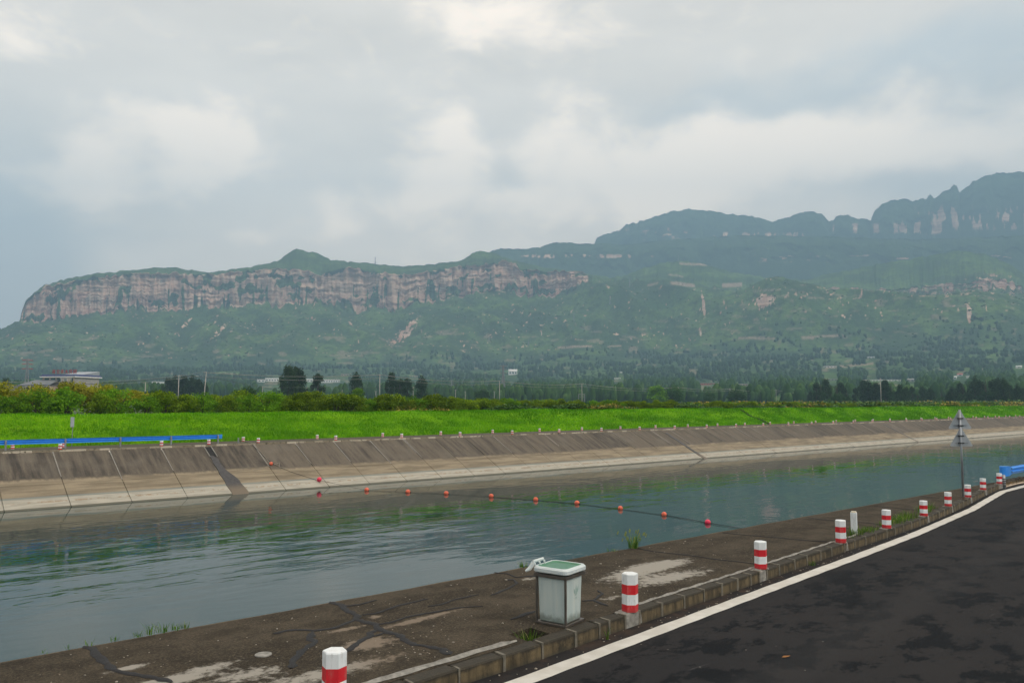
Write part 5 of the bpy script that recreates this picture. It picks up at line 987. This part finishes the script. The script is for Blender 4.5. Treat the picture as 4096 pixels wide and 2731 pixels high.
def lattice(x,ytop,ybase,h,lab,gz=1.8,loc=None,red=False,th=1.):
    if loc is None:
        e=DA(x,ytop)[1]; d=(h+gz-CH)/e; loc=D2(x,d,gz)
    t=empty('lattice_tower',loc,rad(25),label=lab,cat='pylon'); wb_,wt=h*.13,h*.03
    def c(z,i): 
        q=z/h; w_=(wb_*(1-q/.8)+wt*(q/.8) if q<.8 else wt)*.5; sx=[-1,1,1,-1][i]; sy=[-1,-1,1,1][i]; return Vector((sx*w_,sy*w_,z))
    for i in range(4):
        b=MB(); b.tube([c(0,i),c(h*.8,i),c(h,i)],.09*th,4); obj('leg',b.mesh('leg',M['steel']),t)
    b=MB(); zs=[h*s for s in (0,.16,.3,.43,.54,.64,.72,.8,.87,.94,1.)]
    for a,e_ in zip(zs,zs[1:]):
        for i in range(4):
            j=(i+1)%4; b.tube([c(a,i),c(e_,j)],.05*th,3,cap=False); b.tube([c(a,j),c(e_,i)],.05*th,3,cap=False); b.tube([c(e_,i),c(e_,j)],.05*th,3,cap=False)
    obj('bracing',b.mesh('bracing',M['steel']),t)
    for q in (.8,.9,.985):
        b=MB(); l=h*.11; 
        for sx in (-1,1): b.tube([(0,0,h*q),(sx*l,0,h*q)],.07*th,4); b.tube([(0,0,h*q+h*.03),(sx*l,0,h*q)],.04*th,3)
        obj('crossarm',b.mesh('crossarm',M['redl'] if red else M['steel']),t)
    return t
lattice(59,826,885,27,'tall lattice tower with red crossarms left of the grey building',red=True,th=1.8)
lattice(1037,873,900,24,'lattice tower right of the lone broad poplar',th=2.); lattice(1228,885,905,24,'lattice tower left of the tall pole with the steel frame',th=2.); lattice(1357,893,905,24,'small lattice tower right of the steel frame',th=2.)
for i,(x,y,h,lab) in enumerate([(862,606,34,'tiny pylon on the skyline above the middle of the cliffs'),(1156,585,30,'tiny pylon on the slope behind the right end of the cliffs'),(1558,570,30,'tiny pylon high on the dark slope at right'),(1401,697,30,'tiny pylon at the left end of the bare quarry ground'),(1318,735,28,'tiny pylon low on the slope right of the cliffs'),(1214,792,26,'tiny pylon on the lower slope in the middle'),(1446,655,28,'tiny pylon just below the terraces')]):
    lattice(x,0,0,h,lab,loc=ground_at(x,y+3) if i not in(2,) else ground_at(x,602),th=3.)
# ------------------------------------------------------------ buildings
def walls(name,b,m_,par): return obj(name,b.mesh(name,m_),par)
dB=330.; aB=DA(170.5,880)[0]
bd=empty('restaurant_building',(dB*math.sin(aB),dB*math.cos(aB),1.5),rad(-10),label='grey two storey building with blue tiled eaves and red rooftop characters',cat='building')
# corner nearest the camera at the origin; front runs to -x, gable runs to +y
HT=CH+DA(170,864)[1]*dB-1.5; H1=CH+DA(120,880)[1]*dB-1.5
FX,GY=-13.2,13.2
b=MB(); b.box((FX,0,0),(0,GY,HT-.05)); obj('wall',b.mesh('wall',M['wallg']),bd)
b=MB(); b.box((FX,-.06,H1+.2),(-.0,-.003,HT-.1)); obj('front_wall',b.mesh('front_wall',M['wallt']),bd)
b=MB(); b.box((FX-5.5,-4.2,0),(-6.5,-.07,H1-.9)); obj('wing_wall',b.mesh('wing_wall',M['wallt']),bd)
for i in range(6):
    b=MB(); x=-7.6-i*1.9; b.box((x-.9,-4.25,.5),(x+.3,-4.21,H1-1.2)); w_=obj('window',b.mesh('window',M['dark']),bd)
def eave(x0,x1,y0,y1,z,o_,nm):
    b=MB(); b.box((x0-o_,y0-o_,z-.35),(x1+o_,y1+o_,z-.0)); f=obj('fascia',b.mesh('fascia',M['wallw']),bd)
    b=MB(); b.prism([(x0-o_,y0-o_),(x1+o_,y0-o_),(x1+o_,y1+o_),(x0-o_,y1+o_)],z+.003,z+.75,0,True,[(x0-.1,y0-.1),(x1+.1,y0-.1),(x1+.1,y1+.1),(x0-.1,y1+.1)]); obj('eave_tiles',b.mesh('eave_tiles',M['roofb']),bd)
eave(FX,0,0,GY,HT,.7,'a')
b=MB(); b.add([(FX-6.2,-4.9,H1-.6),(-6,-4.9,H1-.6),(-6,-.08,H1+1.4),(FX-3,-.08,H1+1.4),(FX-6.2,-.08,H1-.6)],[(0,1,2,3),(0,3,4),(1,2,3,4,0)]); obj('wing_roof',b.mesh('wing_roof',M['roofg']),bd)
b=MB(); b.box((FX-6.3,-5.0,H1-1.25),(-5.9,-4.7,H1-.9)); obj('fascia',b.mesh('fascia',M['wallw']),bd); b=MB(); b.box((FX-6.35,-5.05,H1-.897),(-5.85,-4.72,H1-.55)); obj('eave_tiles',b.mesh('eave_tiles',M['roofb']),bd)
b=MB(); b.add([(-9,4.,HT+.76),(-.2,4.,HT+.76),(-.2,GY+.3,HT+2.2),(-9,GY+.3,HT+2.2),(-.2,GY+.3,HT+.76),(-9,GY+.3,HT+.76)],[(0,1,2,3),(1,4,2),(0,3,5),(4,5,3,2)]); obj('roof',b.mesh('roof',M['roofg']),bd)
for (x0,x1) in [(-12.4,-10.3),(-9.8,-7.6),(-7.3,-5.2),(-4.3,-2.9),(-1.6,-.4)]:
    b=MB(); dz=2.3 if x0>-2 else 1.5; b.box((x0,-.1,HT-.5-dz),(x1,-.064,HT-.5)); f=obj('window',b.mesh('window',M['wallw']),bd); b=MB(); b.box((x0+.08,-.115,HT-.42-dz),(x1-.08,-.103,HT-.58)); obj('pane',b.mesh('pane',M['glass']),f)
b=MB(); 
for i in range(12): x=-4.6+i*.42; b.box((x-.03,-1.5,H1+.8),(x+.03,-1.44,H1+1.9))
b.box((-4.7,-1.52,H1+1.9),(.1,-1.42,H1+2.0)); obj('balcony_railing',b.mesh('balcony_railing',M['wallw']),bd)
fnt=None
chs='荷宫美大宾園'
for i,ch in enumerate(chs):
    cu=bpy.data.curves.new('letter','FONT'); cu.body=ch; cu.size=1.65; cu.extrude=.05; cu.offset=0; cu.align_x='CENTER'
    tmp=bpy.data.objects.new('tmp',cu); COL.objects.link(tmp); dg=bpy.context.evaluated_depsgraph_get(); me=bpy.data.meshes.new_from_object(tmp.evaluated_get(dg)); bpy.data.objects.remove(tmp)
    me.materials.clear(); me.materials.append(M['redl']); o=obj('rooftop_character',me,bd,loc=(-9.+i*1.75,.4,HT+1.15)); o.rotation_euler=(rad(90),0,rad(-8))
    b=MB(); b.tube([(-.5,.05,-.6),(-.5,.05,.2)],.05,4); b.tube([(.5,.05,-.6),(.5,.05,.2)],.05,4); q=obj('letter_prop',b.mesh('letter_prop',M['steel']),bd,loc=(-9.+i*1.75,.5,HT+1.15))
# low shed at the far left
sh=empty('shed',(0,0,0),0,label='low grey shed at the left edge above the shrubs',cat='shed'); v=D2(2,300,1.5); sh.location=v; sh.rotation_euler=(0,0,rad(30)); hs=CH+DA(2,886)[1]*300-1.5
b=MB(); b.box((-12,-3,0),(6,3,hs-.3)); obj('wall',b.mesh('wall',M['wallg']),sh); b=MB(); b.box((-12.3,-3.3,hs-.297),(6.3,3.3,hs)); obj('roof',b.mesh('roof',M['roofg']),sh)
def hut(px,py,wpx,hpx,lab,wall='wallw',roof='wallw',kind_='flat',dist=None,depth=8.):
    x,y=PD(px,py); 
    if dist: loc=D2(x,dist,1.7); 
    else: loc=ground_at(x,min(y,921)); 
    d=math.hypot(loc[0],loc[1]); wd=wpx*d/F; h=hpx*d/F; az_=math.atan2(loc[0],loc[1])
    t=empty('far_building',(loc[0],loc[1],loc[2]-.3),-az_+rad(8),label=lab,cat='building'); b=MB(); b.box((-wd/2,0,0),(wd/2,depth,h*.8)); wl=obj('wall',b.mesh('wall',M[wall]),t)
    b=MB(); 
    if kind_=='flat': b.box((-wd/2-.3,-.3,h*.8+.003),(wd/2+.3,depth+.3,h))
    else: b.add([(-wd/2-.4,-.4,h*.8+.003),(wd/2+.4,-.4,h*.8+.003),(wd/2+.4,depth+.4,h*.8+.003),(-wd/2-.4,depth+.4,h*.8+.003),(-wd/2-.4,depth/2,h*1.15),(wd/2+.4,depth/2,h*1.15)],[(0,1,5,4),(2,3,4,5),(0,4,3),(1,2,5),(0,3,2,1)])
    obj('roof',b.mesh('roof',M[roof]),t)
    nw=int(min(10,max(0,wpx//9)))
    for i in range(nw):
        xx=-wd/2+wd*(i+.5)/nw; b=MB(); b.box((xx-wd/nw*.25,-.05,h*.25),(xx+wd/nw*.25,-.01,h*.6)); obj('window',b.mesh('window',M['glass']),t)
for h_ in H_: hut(*h_)
hut(1322,1603,48,14,'blue roofed shed with brick wall beyond the shrubs','brick','roofbl','gable',dist=300.); hut(1512,1605,26,12,'brown roofed hut left of the tall pale pole','brick','brick','gable',dist=300.); hut(1064,1597,24,11,'white shed left of the largest poplar group near the shrubs','wallw','wallw','flat',dist=320.); hut(2390,1590,28,12,'white gabled roof right of the steel frame','wallg','wallw','gable',dist=380.); hut(2338,1597,12,10,'white box building under the steel frame','wallw','wallw','flat',dist=380.); hut(490,1602,70,10,'white roofed shed right of the grey building','wallg','wallw','flat',dist=320.); hut(1722,1606,26,7,'white shed left of the lattice tower','wallw','wallw','flat',dist=380.); hut(860,1600,0.1+14,8,'small white hut by the leaning pole','wallw','wallw','flat',dist=320.)
# steel frame
v=D2(1336,385,1.7); fr=empty('steel_frame',v,rad(5),label='small steel portal frame beside a tall pole',cat='frame')
for x in (-1.5,1.5): b=MB(); b.box((x-.12,-.12,0),(x+.12,.12,5.6)); obj('post',b.mesh('post',M['steel']),fr)
b=MB(); b.box((-1.6,-.12,5.6),(1.6,.12,5.9)); b.box((-1.4,-.1,4.6),(1.4,.1,4.75)); obj('beam',b.mesh('beam',M['steel']),fr)
# ------------------------------------------------------------ haze
hz_=bpy.data.materials.new('haze'); hz_.use_nodes=True; nt=hz_.node_tree; nt.nodes.clear(); vo=nt.nodes.new('ShaderNodeVolumePrincipled'); oo=nt.nodes.new('ShaderNodeOutputMaterial'); nt.links.new(vo.outputs[0],oo.inputs['Volume'])
vo.inputs['Color'].default_value=(.40,.69,1.,1); vo.inputs['Density'].default_value=3.3e-4; vo.inputs['Anisotropy'].default_value=0.
b=MB(); b.box((-5990,-5990,-6.2),(5990,5990,1700)); hb=obj('haze',b.mesh('haze',hz_),kind='stuff')
